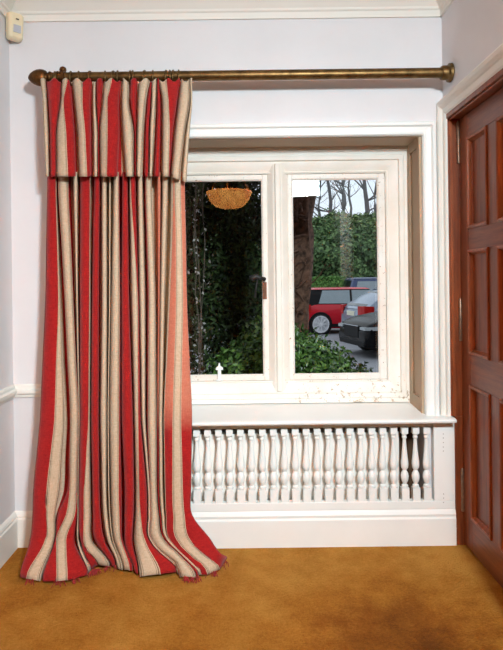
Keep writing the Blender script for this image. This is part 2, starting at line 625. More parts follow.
# ------------------------------------------------------------------ baluster screen under the window board
PY = -0.045
scr = tag(empty('baluster_screen', (0.2, -0.03, 0.0)), 'white panel of turned balusters boxed in under the window board', 'baluster screen')
BX1 = at_y(434, 465, PY).x
SX0 = OX0 - 0.09
XE = 1.008
MB().box(SX0 + 0.06, BX1, PY + 0.016, -0.008, 0.565, 0.599).build('top_rail', M_trim, scr, bevel=0.002)
MB().box(SX0, XE, PY, -0.008, 0.172, 0.212).build('bottom_rail', M_trim, scr, bevel=0.003)
MB().box(BX1, XE, PY, -0.008, 0.212, 0.5985).build('stile', M_trim, scr, bevel=0.002)
MB().box(SX0, SX0 + 0.06, PY, -0.008, 0.212, 0.5985).build('stile', M_trim, scr, bevel=0.002)
M_niche = plain('niche_shade_brown', lin(96, 66, 44), 0.9, var=0.3)  # shade of the recess painted into its lining as dark brown
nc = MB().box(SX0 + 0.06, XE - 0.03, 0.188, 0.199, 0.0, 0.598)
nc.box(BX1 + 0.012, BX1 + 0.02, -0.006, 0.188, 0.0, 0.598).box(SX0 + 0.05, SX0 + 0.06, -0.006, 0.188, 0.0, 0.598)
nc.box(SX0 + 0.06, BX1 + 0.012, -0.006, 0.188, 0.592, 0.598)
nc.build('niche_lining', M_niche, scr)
rx1 = at_y(400.5, 465, 0.004).x
rad = tag(empty('radiator', (0.15, 0.04, 0.0)), 'flat white radiator half hidden behind the turned balusters', 'radiator')
M_rad = plain('white_radiator_enamel', lin(244, 240, 234), 0.35, var=0.03)
MB().box(SX0 + 0.10, rx1, 0.022, 0.040, 0.09, 0.530).build('front_panel', M_rad, rad, bevel=0.005)
MB().box(SX0 + 0.10, rx1, 0.088, 0.106, 0.09, 0.530).build('back_panel', M_rad, rad, bevel=0.005)
cv = MB()
for k in range(30):
    x = SX0 + 0.13 + k * (rx1 - SX0 - 0.16) / 29
    cv.box(x - 0.006, x + 0.006, 0.040, 0.088, 0.11, 0.520)
cv.build('convector_fins', M_rad, rad)['kind'] = 'stuff'
for x in (SX0 + 0.16, rx1 - 0.06):
    MB().box(x - 0.012, x + 0.012, 0.05, 0.08, 0.0, 0.095).build('foot', M_rad, rad)
pl = [(0.0, 0), (-0.014, 0), (-0.014, 0.128), (-0.010, 0.138), (-0.012, 0.150), (-0.007, 0.162), (-0.002, 0.172), (0.035, 0.172), (0.035, 0)]
MB().loft([[(SX0, PY + 0.005 + o, h) for o, h in pl], [(XE, PY + 0.005 + o, h) for o, h in pl]]).build('plinth', M_trim, scr)
M_nail = plain('nail_hole_shadow', lin(150, 140, 130), 0.9)
for px_, py_ in [(443.3, y) for y in (434, 438, 442.5, 447, 451)] + [(443.6, y) for y in (494, 498, 502.5)]:
    p = at_y(px_, py_, PY - 0.0005)
    MB().lathe([(0.0022, 0), (0.0022, 0.002)], (p.x, PY - 0.0012, p.z), 'Y', 8).build('nail_hole', M_nail, scr)

# one baluster, its foot at the origin, then copies
prof = [(0.0085, 0.058), (0.0165, 0.062), (0.0175, 0.067), (0.0165, 0.072), (0.0095, 0.076), (0.0105, 0.080), (0.0160, 0.090), (0.0195, 0.102), (0.0205, 0.114), (0.0185, 0.126),
        (0.0120, 0.137), (0.0098, 0.142), (0.0135, 0.146), (0.0180, 0.154), (0.0198, 0.166), (0.0196, 0.180), (0.0178, 0.200), (0.0148, 0.225), (0.0120, 0.250), (0.0100, 0.275),
        (0.0092, 0.288), (0.0130, 0.291), (0.0140, 0.296), (0.0130, 0.301), (0.0100, 0.304), (0.0150, 0.309), (0.0165, 0.314), (0.0090, 0.318)]
bl = MB()
bl.lathe([(r * (0.93 if h < 0.2 else 0.87), h * 1.029) for r, h in prof], seg=14)
bl.box(-0.0178, 0.0178, -0.0165, 0.0165, 0.0, 0.062)
bl.box(-0.0158, 0.0158, -0.0155, 0.0155, 0.323, 0.353)
b0 = bl.build('baluster', M_trim, scr, smooth=True, local=True, autosmooth=40)
bm_ = b0.data
xs_b = []
xr = at_y(426.3, 465, PY + 0.02).x
stp = (xr - at_y(197.2, 465, PY + 0.02).x) / 21
for k in range(28):
    x = xr - k * stp
    if x < SX0 + 0.09:
        break
    o = b0 if k == 0 else b0.copy()
    if k:
        COL.objects.link(o)
        o.parent = scr
    o.location = Vector((x, PY + 0.0185, 0.212)) - ORG['baluster_screen']

# ------------------------------------------------------------------ door
XD = 1.045
door = struct(empty('door_1', (XD, -0.42, 0)), 'dark brown six-panel wooden door standing closed in the right wall', 'door')
cols = [(-0.377, -0.153), (-0.698, -0.475)]
rows = [(0.165, 0.786), (0.930, 1.412), (1.508, 1.930)]
z0, z1 = 0.012, DZ - 0.004
y_edges = (DY0 + 0.004, DY1 - 0.004)
MB().box(XD, XD + 0.042, cols[0][1], y_edges[1], z0, z1).build('stile', M_door_v, door, bevel=0.002)
MB().box(XD, XD + 0.042, y_edges[0], cols[1][0], z0, z1).build('stile', M_door_v, door, bevel=0.002)
zr = [(z0, rows[0][0]), (rows[0][1], rows[1][0]), (rows[1][1], rows[2][0]), (rows[2][1], z1)]
for a_, b_ in zr:
    MB().box(XD, XD + 0.042, cols[1][0], cols[0][1], a_, b_).build('rail', M_door_h, door, bevel=0.002)
bead = [(0, 0.0), (0, -0.006), (-0.006, -0.009), (-0.013, -0.006), (-0.016, 0.004), (-0.022, 0.010), (-0.024, 0.020), (0, 0.020)]
for za, zb in rows:
    MB().box(XD, XD + 0.042, cols[1][1], cols[0][0], za, zb).build('muntin', M_door_v, door, bevel=0.002)
    for ya, yb in cols:
        p = MB().box(XD + 0.016, XD + 0.030, ya, yb, za, zb)
        po = p.build('panel', M_door_v, door)
        pth = [(ya, za), (ya, zb), (yb, zb), (yb, za)]
        # raised bead round the panel: offset towards the inside
        MB().sweep([(o, XD + h) for o, h in bead], pth, yz, closed=True).build('panel_bead', M_bead, po, smooth=True, autosmooth=30)
# lining and stop
j = MB()
j.box(XR - 0.002, XD + 0.06, DY1, DY1 + 0.045, SZF, DZ + 0.028)
j.box(XE + 0.001, XD + 0.06, DY1, DY1 + 0.045, 0, SZF)
j.box(XR - 0.002, XD + 0.06, DY0 - 0.04, DY0, 0, DZ + 0.028)
j.box(XR - 0.002, XD + 0.06, DY0, DY1, DZ, DZ + 0.028)
j.build('door_lining', M_door_v, door, bevel=0.003)
j = MB()
j.box(XR + 0.012, XR + 0.026, DY1 - 0.006, DY1 + 0.002, SZF, DZ).box(XR + 0.012, XR + 0.026, DY0, DY1, DZ - 0.006, DZ + 0.002)
j.build('lining_bead', M_bead, door, bevel=0.003)
MB().box(XD + 0.06, XD + 0.08, DY0 - 0.04, DY1 + 0.045, 0, DZ + 0.03).build('rebate', M_panelling, door)
# cream architrave round the opening, its far leg cut off on the window board
da = [(0, 0.988), (0, 0.982), (0.008, 0.976), (0.030, 0.972), (0.036, 0.965), (0.048, 0.956), (0.062, 0.952), (0.070, 0.956), (0.074, 0.988)]
da_n = [(o * 0.64, h) for o, h in da]
pr = MB()
ia, ib, iz = DY0 - 0.006, DY1 - 0.004, DZ + 0.022
n_ = [(o, h) for o, h in da]
rings = []
rings.append([(h, ia - o, 0.0) for o, h in da])
rings.append([(h, ia - o, iz + o) for o, h in da])
rings.append([(h, ib + o * 0.72, iz + o) for o, h in da])
rings.append([(h, ib + o * 0.72, SZF) for o, h in da])
pr.loft(rings)
pr.build('architrave', M_trim2, door)
for py_, ht in ((143, 0.10), (320, 0.10), (490, 0.10)):
    zc = at_y(459, py_, -0.05).z
    h_ = MB().lathe([(0.007, -ht), (0.008, -ht + 0.004), (0.008, -ht * 0.5), (0.006, -ht * 0.5 + 0.002), (0.008, -ht * 0.5 + 0.004), (0.008, ht - 0.004), (0.004, ht + 0.006)], (XD - 0.006, DY1 - 0.006, zc), seg=10)
    h_.build('hinge', M_hinge, door, smooth=True, autosmooth=40)

# ------------------------------------------------------------------ motion sensor
ms = tag(empty('motion_sensor', (XL + 0.052, -0.052, 2.45), PI / 4), 'small cream motion sensor in the upper left corner', 'motion sensor')
M_plas = plain('yellowed_plastic', lin(244, 226, 190), 0.45, var=0.06)
b = MB()
zz = [(0.0, 0.028, 0.030), (0.010, 0.036, 0.042), (0.118, 0.037, 0.048), (0.128, 0.032, 0.036)]
b.loft([[(-w_, 0.03, z_), (-w_, 0.03 - d_ + 0.01, z_), (-w_ + 0.012, 0.03 - d_, z_), (w_ - 0.012, 0.03 - d_, z_), (w_, 0.03 - d_ + 0.01, z_), (w_, 0.03, z_)] for z_, w_, d_ in zz])
b.build('housing', M_plas, ms, bevel=0.004, local=True)
MB().box(-0.018, 0.018, -0.019, -0.010, 0.030, 0.066).build('lens', plain('frosted_lens', lin(196, 198, 208), 0.35), ms, bevel=0.002, local=True)
MB().box(-0.006, 0.008, -0.0195, -0.012, 0.091, 0.096).build('indicator', plain('indicator_black', lin(40, 34, 30), 0.4), ms, local=True)

# ------------------------------------------------------------------ curtain pole, rings
RY = -0.13
pL = at_y(50, 76, RY)
pR = at_y(446, 74.5, RY)
RZ = (pL.z + pR.z) / 2
rod = tag(empty('curtain_pole', ((pL.x + XR) / 2, RY, RZ)), 'aged brass curtain pole fixed across the top of the window', 'curtain pole')
MB().lathe([(0.0235, pL.x), (0.0235, XR - 0.02)], (0, RY, RZ), 'X', 24).build('rod', M_brass, rod, smooth=True, autosmooth=40)
MB().lathe([(0.030, XR - 0.050), (0.033, XR - 0.045), (0.033, XR - 0.022), (0.043, XR - 0.016), (0.044, XR - 0.004), (0.040, XR - 0.0005)], (0, RY, RZ), 'X', 24).build('end_socket', M_brass, rod, smooth=True, autosmooth=40)
x0 = pL.x
fin = [(0.018, 0.012), (0.026, 0.008), (0.029, 0.0), (0.024, -0.006), (0.022, -0.010), (0.031, -0.016), (0.037, -0.028), (0.039, -0.042), (0.037, -0.058), (0.031, -0.074), (0.022, -0.088), (0.012, -0.097), (0.004, -0.101)]
MB().lathe([(r, x0 + h) for r, h in fin], (0, RY, RZ), 'X', 22).build('finial', M_finial, rod, smooth=True)
# wall bracket under the left end
bx = at_y(63, 75, RY).x
br = MB()
br.lathe([(0.036, -0.014), (0.036, -0.002)], (bx, 0, RZ), 'Y', 20)
br.tube([(bx, -0.012, RZ), (bx, -0.07, RZ - 0.004), (bx, RY, RZ - 0.026)], 0.011, 10)
br.lathe([(0.026, -0.012), (0.031, -0.010), (0.031, 0.010), (0.026, 0.012)], (bx, RY, RZ), 'X', 20)
br.lathe([(0.004, 0.014), (0.013, 0.018), (0.017, 0.028), (0.013, 0.038), (0.004, 0.043)], (bx, RY, RZ + 0.008), 'Z', 14)
br.build('bracket', M_finial, rod, smooth=True, autosmooth=45)

ring_px = [53.5, 56.5, 69.5, 77.2, 89, 103.8, 112.6, 116.6, 129.6, 131.8, 144.2, 152, 165.6, 169, 173, 178.2]
ords = ['first', 'second', 'third', 'fourth', 'fifth', 'sixth', 'seventh', 'eighth', 'ninth', 'tenth', 'eleventh', 'twelfth', 'thirteenth', 'fourteenth', 'fifteenth', 'sixteenth']
rg = MB()
R_, r_ = 0.0335, 0.0040
rings = []
for k in range(28):
    a = 2 * PI * k / 28
    rings.append([((r_ * math.cos(t)), (R_ + r_ * math.sin(t)) * math.cos(a), (R_ + r_ * math.sin(t)) * math.sin(a)) for t in [2 * PI * i / 8 for i in range(8)]])
rings.append(rings[0])
rg.loft(rings, caps=False)
eye = MB()
ring0 = None
for k, px_ in enumerate(ring_px):
    x = at_y(px_, 75, RY - 0.03).x
    if ring0 is None:
        o = rg.build('curtain_ring', M_brass, smooth=True)
        ring0 = o
    else:
        o = ring0.copy()
        COL.objects.link(o)
    o.location = (x, RY, RZ - 0.0085)
    o.rotation_euler = (0, 0, math.radians([6, -9, 3, 8, -5, 10, -7, 4, -3, 7, -10, 5, -4, 9, -6, 2][k]))
    tag(o, 'thin brass curtain ring on the pole, %s from the carved finial' % ords[k], 'curtain ring', 'rings along the curtain pole')

# ------------------------------------------------------------------ curtain
def catmull(p, t):
    """p list of floats on integer knots"""
    n = len(p)
    i = min(int(t), n - 2)
    f = t - i
    a, b, c, d_ = p[max(i - 1, 0)], p[i], p[i + 1], p[min(i + 2, n - 1)]
    m0, m1 = (c - a) / 2, (d_ - b) / 2
    # limited tangents: no overshoot
    if (b - a) * (c - b) <= 0:
        m0 = 0
    if (c - b) * (d_ - c) <= 0:
        m1 = 0
    f2, f3 = f * f, f * f * f
    return (2 * f3 - 3 * f2 + 1) * b + (f3 - 2 * f2 + f) * m0 + (-2 * f3 + 3 * f2) * c + (f3 - f2) * m1


def pleated(name, strips, rowpts, sub, parent, valley=0.035, bulge=0.022, relief=0.0026, slot=0.45, orange_at=None, thick=0.003):
    """strips: (cream 0/1, orange 0/1, joined to next, [(xl, xr) per row]).
    rowpts(r, x) -> point for a photo column on row r (rows counted in floats at the knots)."""
    nr = len(strips[0][3])
    cols_ = []          # each: x at the knots, depth at the knots, colour triple
    nS = len(strips)
    groups, cur_g = [], []
    # the shadowed slot between two folds takes a little from both
    for k in range(nS - 1):
        if not strips[k][2]:
            a_, b_ = strips[k][3], strips[k + 1][3]
            for r in range(nr):
                (l0, r0_), (l1, r1_) = a_[r], b_[r]
                sl = slot * (1 + 0.9 * r / nr)
                ga = min(sl, 0.26 * (r0_ - l0))
                gb = min(sl, 0.26 * (r1_ - l1))
                a_[r] = (l0, r0_ - ga)
                b_[r] = (l1 + gb, r1_)
    for k, st_ in enumerate(strips):
        cur_g.append(k)
        if not st_[2] or k == nS - 1:
            groups.append(cur_g)
            cur_g = []
    for gi, grp in enumerate(groups):
        first, last_ = strips[grp[0]][3], strips[grp[-1]][3]
        wid = [max(b[1] - a[0], 0.3) for a, b in zip(first, last_)]
        for k in grp:
            cr_, og, joined, xr_ = strips[k]
            nseg = 8 if len(grp) == 1 else 6
            for i in range(nseg + 1):
                t = i / nseg
                xs_ = [xl + (xrr - xl) * t for xl, xrr in xr_]
                ds_ = []
                for r in range(nr):
                    g_ = min(max((xs_[r] - first[r][0]) / wid[r], 0), 1)
                    ds_.append(-min(bulge, relief * wid[r]) * (1 - abs(2 * g_ - 1) ** 2.2))
                cols_.append((xs_, ds_, (cr_, og, t)))
        if gi < len(groups) - 1:
            k = grp[-1]
            cr_, og = strips[k][0], strips[k][1]
            n0, n1 = strips[k + 1][0], strips[k + 1][1]
            nx = strips[k + 1][3]
            for t, dp in ((-0.15, 0.25), (-0.45, 0.6), (-0.1, 0.92), (0.5, 1.0), (1.1, 0.92), (1.45, 0.6), (1.15, 0.25)):
                xs_, ds_ = [], []
                for (xl, xrr), (nl, nrr) in zip(last_, nx):
                    gap = nl - xrr
                    hide = min(gap, 2.6, 0.45 * (xrr - xl), 0.45 * (nrr - nl))
                    xs_.append(xrr + gap * t if 0 <= t <= 1 else (xrr + hide * t if t < 0 else nl + hide * (t - 1)))
                    ds_.append(valley * dp * min(1.12, 0.30 + gap / 2.0))
                cols_.append((xs_, ds_, (cr_, og, 0.5) if t < 0.5 else (n0, n1, 0.5)))
    nrow = (nr - 1) * sub + 1
    verts, faces, fc = [], [], []
    nc = len(cols_)
    for r in range(nrow):
        t = r / sub
        for xs_, ds_, cc in cols_:
            x = catmull(xs_, t) if nr > 1 else xs_[0]
            dpt = catmull(ds_, t)
            verts.append(rowpts(t, x, dpt))
    me = bpy.data.meshes.new(name)
    for r in range(nrow - 1):
        for c in range(nc - 1):
            k = r * nc + c
            faces.append((k, k + 1, k + 1 + nc, k + nc))
    org = ORG[parent.name]
    me.from_pydata([tuple(Vector(v) - org) for v in verts], [], faces)
    at = me.color_attributes.new('stripe', 'FLOAT_COLOR', 'CORNER')
    li = 0
    for r in range(nrow - 1):
        t0, t1 = r / sub, (r + 1) / sub
        for c in range(nc - 1):
            a_, b_ = cols_[c][2], cols_[c + 1][2]
            # colour of the quad: the strip both columns share, else the left one
            cr_ = a_[0] if c + 1 < nc else 0
            og = a_[1]
            pa, pb = a_[2], b_[2]
            if pb < pa:
                pa = pb = 0.5
            for tt, pp in ((t0, pa), (t0, pb), (t1, pb), (t1, pa)):
                oz = og * (orange_at(tt) if orange_at else 0)
                at.data[li].color = (cr_, oz, pp, 1)
                li += 1
    me.materials.append(M_cloth)
    for p in me.polygons:
        p.use_smooth = True
    o = bpy.data.objects.new(name, me)
    COL.objects.link(o)
    o.parent = parent
    ORG[o.name] = org
    so = o.modifiers.new('cloth_thickness', 'SOLIDIFY')
    so.thickness = thick
    so.offset = 0
    return o


cur = tag(empty('curtain', (-0.62, -0.18, 0.0)), 'red and cream striped floor-length curtain drawn to the left', 'curtain')
# rows at photo heights; the last row lies on the carpet (x, y per strip edge)
RYS = [172, 182, 240, 300, 360, 420, 455, 490, 515, 540]
RDEP = [-0.180, -0.180, -0.185, -0.192, -0.200, -0.212, -0.218, -0.226, -0.238, -0.256]


def S(cream, fade, joined, r182, r300, r420, r490, r540, hem, r240=None, r515=None):  # fade: 1 for a red strip with the paler orange
    mid = lambda a, b: ((a[0] + b[0]) / 2, (a[1] + b[1]) / 2)
    r240 = r240 or mid(r182, r300)
    r360 = mid(r300, r420)
    r455 = mid(r420, r490)
    r515 = r515 or tuple(a + (b - a) * 0.25 for a, b in zip(r490, r540))
    return (cream, fade, joined, [r182, r182, r240, r300, r360, r420, r455, r490, r515, r540, (hem[0][0], hem[1][0])], hem)


body = [
    S(0, 0, 1, (47.5, 55.5), (45.5, 58), (40, 54.3), (33.5, 46.6), (30, 45), ((20, 577), (27, 579.5))),
    S(1, 0, 0, (55.5, 56.3), (58, 60.6), (54.3, 65), (46.6, 61), (45, 54.6), ((27, 579.5), (41, 581.5)), r515=(46, 56)),
    S(0, 0, 1, (58.4, 58.5), (64.9, 65.0), (70.4, 70.5), (67.2, 69.6), (54.8, 56.3), ((41.5, 581.5), (57, 582)), r515=(57, 66)),
    S(1, 0, 1, (58.5, 68), (65, 73), (70.5, 78.2), (69.8, 76.6), (56.3, 66.2), ((57, 582), (68, 581)), r515=(66, 74.5)),
    S(0, 0, 0, (68.0, 68.1), (73.0, 73.1), (78.2, 78.3), (76.6, 76.7), (66.2, 75), ((68, 581), (88, 575)), r515=(74.5, 77)),
    S(1, 0, 0, (73, 78), (76, 78), (79.0, 79.3), (77.8, 78.1), (77.5, 78.5), ((88.5, 573), (89.5, 572))),
    S(0, 0, 1, (80, 89.6), (79.5, 89), (79.6, 88), (78.5, 84), (80, 83.4), ((90, 570), (98, 566)), r515=(78.6, 82)),
    S(1, 0, 0, (89.6, 90.2), (89, 90.4), (88, 90), (84, 91), (83.4, 92.6), ((98, 566), (110, 567))),
    S(0, 0, 0, (94, 100), (91.5, 99.2), (90.6, 99.2), (91.8, 100), (94, 105), ((110.5, 566), (116, 567))),
    S(1, 0, 0, (101.5, 107), (101.5, 107.5), (99.8, 107), (101.5, 107), (106.5, 112), ((116.5, 568), (121, 570))),
    S(1, 0, 0, (109, 110.8), (109.2, 110), (107.8, 108.4), (108.4, 109.2), (112.6, 113.2), ((121.5, 570), (122.5, 570))),
    S(1, 0, 1, (113.4, 118.4), (111, 119.5), (109, 118.8), (110.5, 118.6), (113.6, 121), ((123, 570), (130, 571))),
    S(0, 0, 0, (118.4, 119.4), (119.5, 120.2), (118.8, 120.4), (118.6, 122.2), (121, 123), ((130, 571), (133, 571))),
    S(0, 0, 0, (122, 128), (121, 129.5), (121.2, 133.4), (124, 134.6), (123.6, 133), ((133.5, 571), (138.5, 575))),
    S(1, 0, 1, (129.6, 131.0), (131, 137.6), (134, 138.2), (135.4, 139.4), (133.6, 145), ((139, 577), (161, 575))),
    S(0, 0, 0, (131.0, 136), (137.6, 138.6), (138.2, 141), (139.4, 147.4), (145, 149.6), ((161, 575), (177, 572)), ),
    S(1, 0, 0, (137.5, 143), (139.2, 145.6), (141.4, 146), (147.8, 149.8), (150, 151.6), ((177.4, 573.5), (179.6, 575.5))),
    S(0, 0, 1, (145.0, 146), (147.5, 149), (147.3, 148.2), (150, 150.4), (151.8, 152.4), ((179.8, 576.5), (180.2, 577))),
    S(1, 0, 0, (146, 152), (149, 156), (148.2, 157), (150.4, 157.4), (152.4, 165), ((180.2, 577), (196.5, 578))),
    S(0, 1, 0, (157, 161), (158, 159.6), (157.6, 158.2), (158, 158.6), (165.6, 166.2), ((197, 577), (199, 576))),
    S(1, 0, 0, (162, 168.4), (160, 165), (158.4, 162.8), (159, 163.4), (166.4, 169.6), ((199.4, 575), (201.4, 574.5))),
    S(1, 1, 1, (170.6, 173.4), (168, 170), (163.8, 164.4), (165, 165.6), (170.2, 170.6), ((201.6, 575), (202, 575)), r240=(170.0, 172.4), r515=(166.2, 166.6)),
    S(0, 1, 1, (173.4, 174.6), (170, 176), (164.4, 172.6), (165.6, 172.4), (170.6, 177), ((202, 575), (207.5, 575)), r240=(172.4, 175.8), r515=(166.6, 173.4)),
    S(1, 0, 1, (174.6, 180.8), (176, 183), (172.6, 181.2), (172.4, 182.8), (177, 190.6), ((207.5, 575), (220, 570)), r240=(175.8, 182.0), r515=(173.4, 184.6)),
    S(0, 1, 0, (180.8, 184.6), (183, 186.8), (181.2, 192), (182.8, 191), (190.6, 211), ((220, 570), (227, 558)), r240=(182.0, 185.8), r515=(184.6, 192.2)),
]


def hem_y(x):
    pts = []
    for s in body:
        pts += [s[4][0], s[4][1]]
    for (xa, ya), (xb, yb) in zip(pts, pts[1:]):
        if xa <= x <= xb:
            return ya + (yb - ya) * ((x - xa) / max(xb - xa, 1e-6))
    return pts[0][1] if x < pts[0][0] else pts[-1][1]


rnd = random.Random(4)
wob = [rnd.uniform(-1, 1) for _ in range(64)]


def body_pt(t, x, dp):
    last = len(RYS) - 1
    if t <= last:
        i = min(int(t), last - 1)
        f = t - i
        y = RYS[i] + (RYS[i + 1] - RYS[i]) * f
        base = catmull(RDEP, t)
        if t > last - 2:
            dp = dp * (1 - 0.12 * (t - last + 2) / 2)
        return at_y(x, y, base + dp)
    f = t - last                            # from the 540 row down to the hem on the carpet
    pa = at_y(x, 540, RDEP[-1] + dp * 0.88)
    hy = hem_y(x)
    if hy < 540:
        hy = 556
    pb = at_z(x, hy, 0.012)
    # curve: drop first, then sweep out over the floor
    y = 540 + (hy - 540) * f
    z = pa.z + (pb.z - pa.z) * (1 - (1 - f) ** 1.25)
    z = max(z, 0.012 - dp * 0.0)
    # keep on the photo ray: choose depth from the height
    d = px_dir(x, y)
    tt = (z - EYE) / d.z
    p = Vector(cam.location) + d * tt
    yline = pa.y + (pb.y - pa.y) * f
    p2 = at_y(x, y, yline)
    if p2.z < 0.010:
        p2 = at_z(x, y, 0.010)
    fold = dp * 0.88 * f * (0.75 if dp > 0 else 0.4)
    return p2 + Vector((0, fold, (0.35 * -dp * f) if dp < 0 else 0.0))


fade = lambda t: max(0.0, min(1.0, (5.35 - t) / 0.7))  # share of paler orange by row: full on the upper rows, none below
co = pleated('drape', [(a_, b_, c_, d_) for a_, b_, c_, d_, e_ in body], body_pt, 6, cur, valley=0.088, slot=0.6, orange_at=fade)

# gathered heading that hangs over the top of the drape
def V(cream, joined, r78, r100, r130, r176):
    r90 = tuple((a_ + b_) / 2 for a_, b_ in zip(r78, r100))
    r152 = tuple((a_ + b_) / 2 for a_, b_ in zip(r130, r176))
    return (cream, 0, joined, [r78, r90, r100, r130, r152, r176])


head = [
    V(1, 0, (40.5, 46), (43, 47.5), (44, 49), (46, 49.6)),
    V(0, 1, (46, 54), (47.5, 53.5), (49, 54.5), (49.6, 54.4)),
    V(0, 0, (54.6, 61.5), (54, 60.6), (55, 56), (54.6, 55.6)),
    V(1, 1, (61.5, 67.5), (60.6, 63.8), (56, 66), (55.6, 68)),
    V(0, 0, (67.5, 70.5), (63.8, 73), (66, 75.4), (68, 77)),
    V(1, 1, (72, 82.5), (74, 82.5), (76.6, 85), (78, 87)),
    V(0, 0, (82.5, 91.5), (82.5, 91), (85, 92), (87, 92.2)),
    V(1, 0, (93, 95.5), (92.6, 95.5), (92.6, 98), (93, 98)),
    V(0, 0, (96.2, 103), (96.2, 101), (98.4, 98.8), (98.4, 99)),
    V(1, 1, (104, 112), (102.4, 107.6), (99.4, 107.6), (99.6, 107)),
    V(0, 0, (112, 120.4), (107.6, 119.6), (107.6, 120.4), (107, 118.8)),
    V(1, 0, (122.3, 129), (121, 129), (121.6, 134), (124.6, 134.6)),
    V(0, 0, (130, 137), (129.8, 136.4), (134.6, 135.6), (135, 135.3)),
    V(1, 0, (138.5, 150), (137.4, 146), (136.6, 144), (135.6, 142.4)),
    V(0, 0, (150.4, 151.6), (147, 151), (145, 149.2), (143.6, 148.8)),
    V(1, 0, (151.6, 157), (151, 156.4), (149.2, 154.6), (148.8, 152.4)),
    V(0, 0, (157.4, 158.8), (157, 160.6), (155.8, 161), (153.2, 160.6)),
    V(1, 1, (159, 166.6), (161.8, 168.6), (161.8, 169.6), (161, 168.6)),
    V(0, 0, (166.6, 180.4), (168.6, 178), (169.6, 173.6), (168.6, 169.6)),
    V(1, 0, (181, 190), (178, 190.5), (174.4, 186), (170.4, 181)),
    V(1, 0, (190, 192), (190.5, 192), (186, 189.6), (181, 186.4)),
]
VYS = [80, 90, 100, 130, 152, 176.5]
VDEP = [-0.172, -0.190, -0.206, -0.226, -0.232, -0.232]


def head_pt(t, x, dp):
    i = min(int(t), 4)
    f = t - i
    y = VYS[i] + (VYS[i + 1] - VYS[i]) * f
    if t >= 4.0:
        y += (x > 170) * (x - 170) * 0.35 * (t - 4)
    if t < 1.0:
        y += (1 - t) * 2.0 * math.sin(x * 0.55)
    return at_y(x, y, catmull(VDEP, t) + dp * (0.6 + 0.12 * min(t, 3)))


pleated('gathered_heading', head, head_pt, 6, cur, valley=0.058, bulge=0.034, slot=0.85)
# cloth between pole and drape, hidden behind the heading: header tape
tp = MB()
a0, a1 = at_y(50, 82, -0.108), at_y(180, 82, -0.108)
tp.box(a0.x, a1.x, -0.110, -0.105, RZ - 0.16, RZ - 0.045)
tp.build('heading_tape', plain('heading_tape_cotton', lin(200, 180, 150), 0.9), cur)
# frayed threads along the worn hem
M_thread = plain('frayed_red_thread', lin(170, 50, 48), 0.95)
th = MB()
rnd = random.Random(11)
for cx, n in ((95, 26), (60, 8), (76, 8), (187, 16), (194, 10), (214, 10), (224, 8), (110, 8), (30, 6)):
    for k in range(n):
        x = cx + rnd.gauss(0, 2.2)
        base = at_z(x, max(hem_y(x), 556) + (3 if cx == 95 else 0), 0.012)
        a = rnd.uniform(-2.6, -0.5)
        ln = rnd.uniform(0.012, 0.034)
        e = base + Vector((math.cos(a) * ln, math.sin(a) * ln, 0.0))
        mid_ = (base + e) / 2 + Vector((rnd.gauss(0, 0.004), 0, rnd.uniform(0.004, 0.012)))
        th.tube([base, mid_, (e.x, e.y, 0.004)], 0.0016, 4)
th.build('frayed_hem', M_thread, co)['kind'] = 'stuff'

# ------------------------------------------------------------------ bowl pendant, seen mirrored in the left pane
def bowl_mat():
    m = Mat('lit_alabaster')
    c = m.ramp(m.noise(7, 5, 0.65), [(0.3, lin(196, 92, 30)), (0.7, lin(250, 176, 92))])
    m.color(c)
    m.l.new(c, m.b.inputs['Emission Color'])
    m.b.inputs['Emission Strength'].default_value = 5.5
    m.set(0.4)
    return m.m


LX, LY, LZ = -0.14, -3.04, 2.06
lamp = tag(empty('pendant_lamp', (LX, LY, LZ)), 'glowing amber bowl pendant lamp reflected in the left window pane', 'lamp')
bp = [(0.02, 0.0), (0.09, 0.006), (0.15, 0.026), (0.195, 0.064), (0.222, 0.110), (0.238, 0.150), (0.250, 0.168), (0.252, 0.184), (0.243, 0.190), (0.228, 0.176), (0.205, 0.110), (0.15, 0.045), (0.05, 0.018)]
MB().lathe([(r, LZ + h) for r, h in bp], (LX, LY, 0), 'Z', 32).build('bowl', bowl_mat(), lamp, smooth=True)
MB().lathe([(0.004, LZ - 0.026), (0.014, LZ - 0.020), (0.02, LZ - 0.006), (0.03, LZ + 0.004)], (LX, LY, 0), 'Z', 14).build('boss', M_finial, lamp, smooth=True)
bulb = bpy.data.lights.new('pendant_bulb', 'POINT')
bulb.energy = 130
bulb.color = (1.0, 0.42, 0.13)
bulb.shadow_soft_size = 0.05
bulb_o = bpy.data.objects.new('pendant_bulb', bulb)
COL.objects.link(bulb_o)
bulb_o.location = (LX, LY, LZ + 0.12)
ch = MB()
for k in range(3):
    a = 2 * PI * k / 3 + 0.4
    ch.tube([(LX + 0.24 * math.cos(a), LY + 0.24 * math.sin(a), LZ + 0.18), (LX + 0.02 * math.cos(a), LY + 0.02 * math.sin(a), ZC - 0.05)], 0.004, 6)
ch.build('chain', M_finial, lamp)
MB().lathe([(0.05, ZC - 0.001), (0.05, ZC - 0.02), (0.03, ZC - 0.05), (0.008, ZC - 0.06)], (LX, LY, 0), 'Z', 20).build('ceiling_rose', M_finial, lamp, smooth=True, autosmooth=40)

pr_ = tag(empty('wall_print', (XR, -2.145, 1.29)), 'pale framed print on the side wall, a faint upright reflection in the right pane', 'picture')
MB().box(XR - 0.018, XR, -2.46, -1.83, 1.27, 1.93).build('frame', M_trim2, pr_, bevel=0.003)
MB().box(XR - 0.020, XR - 0.012, -2.43, -1.86, 1.30, 1.90).build('sheet', plain('pale_paper', lin(226, 228, 230), 0.9, spec=0.1, var=0.04), pr_)
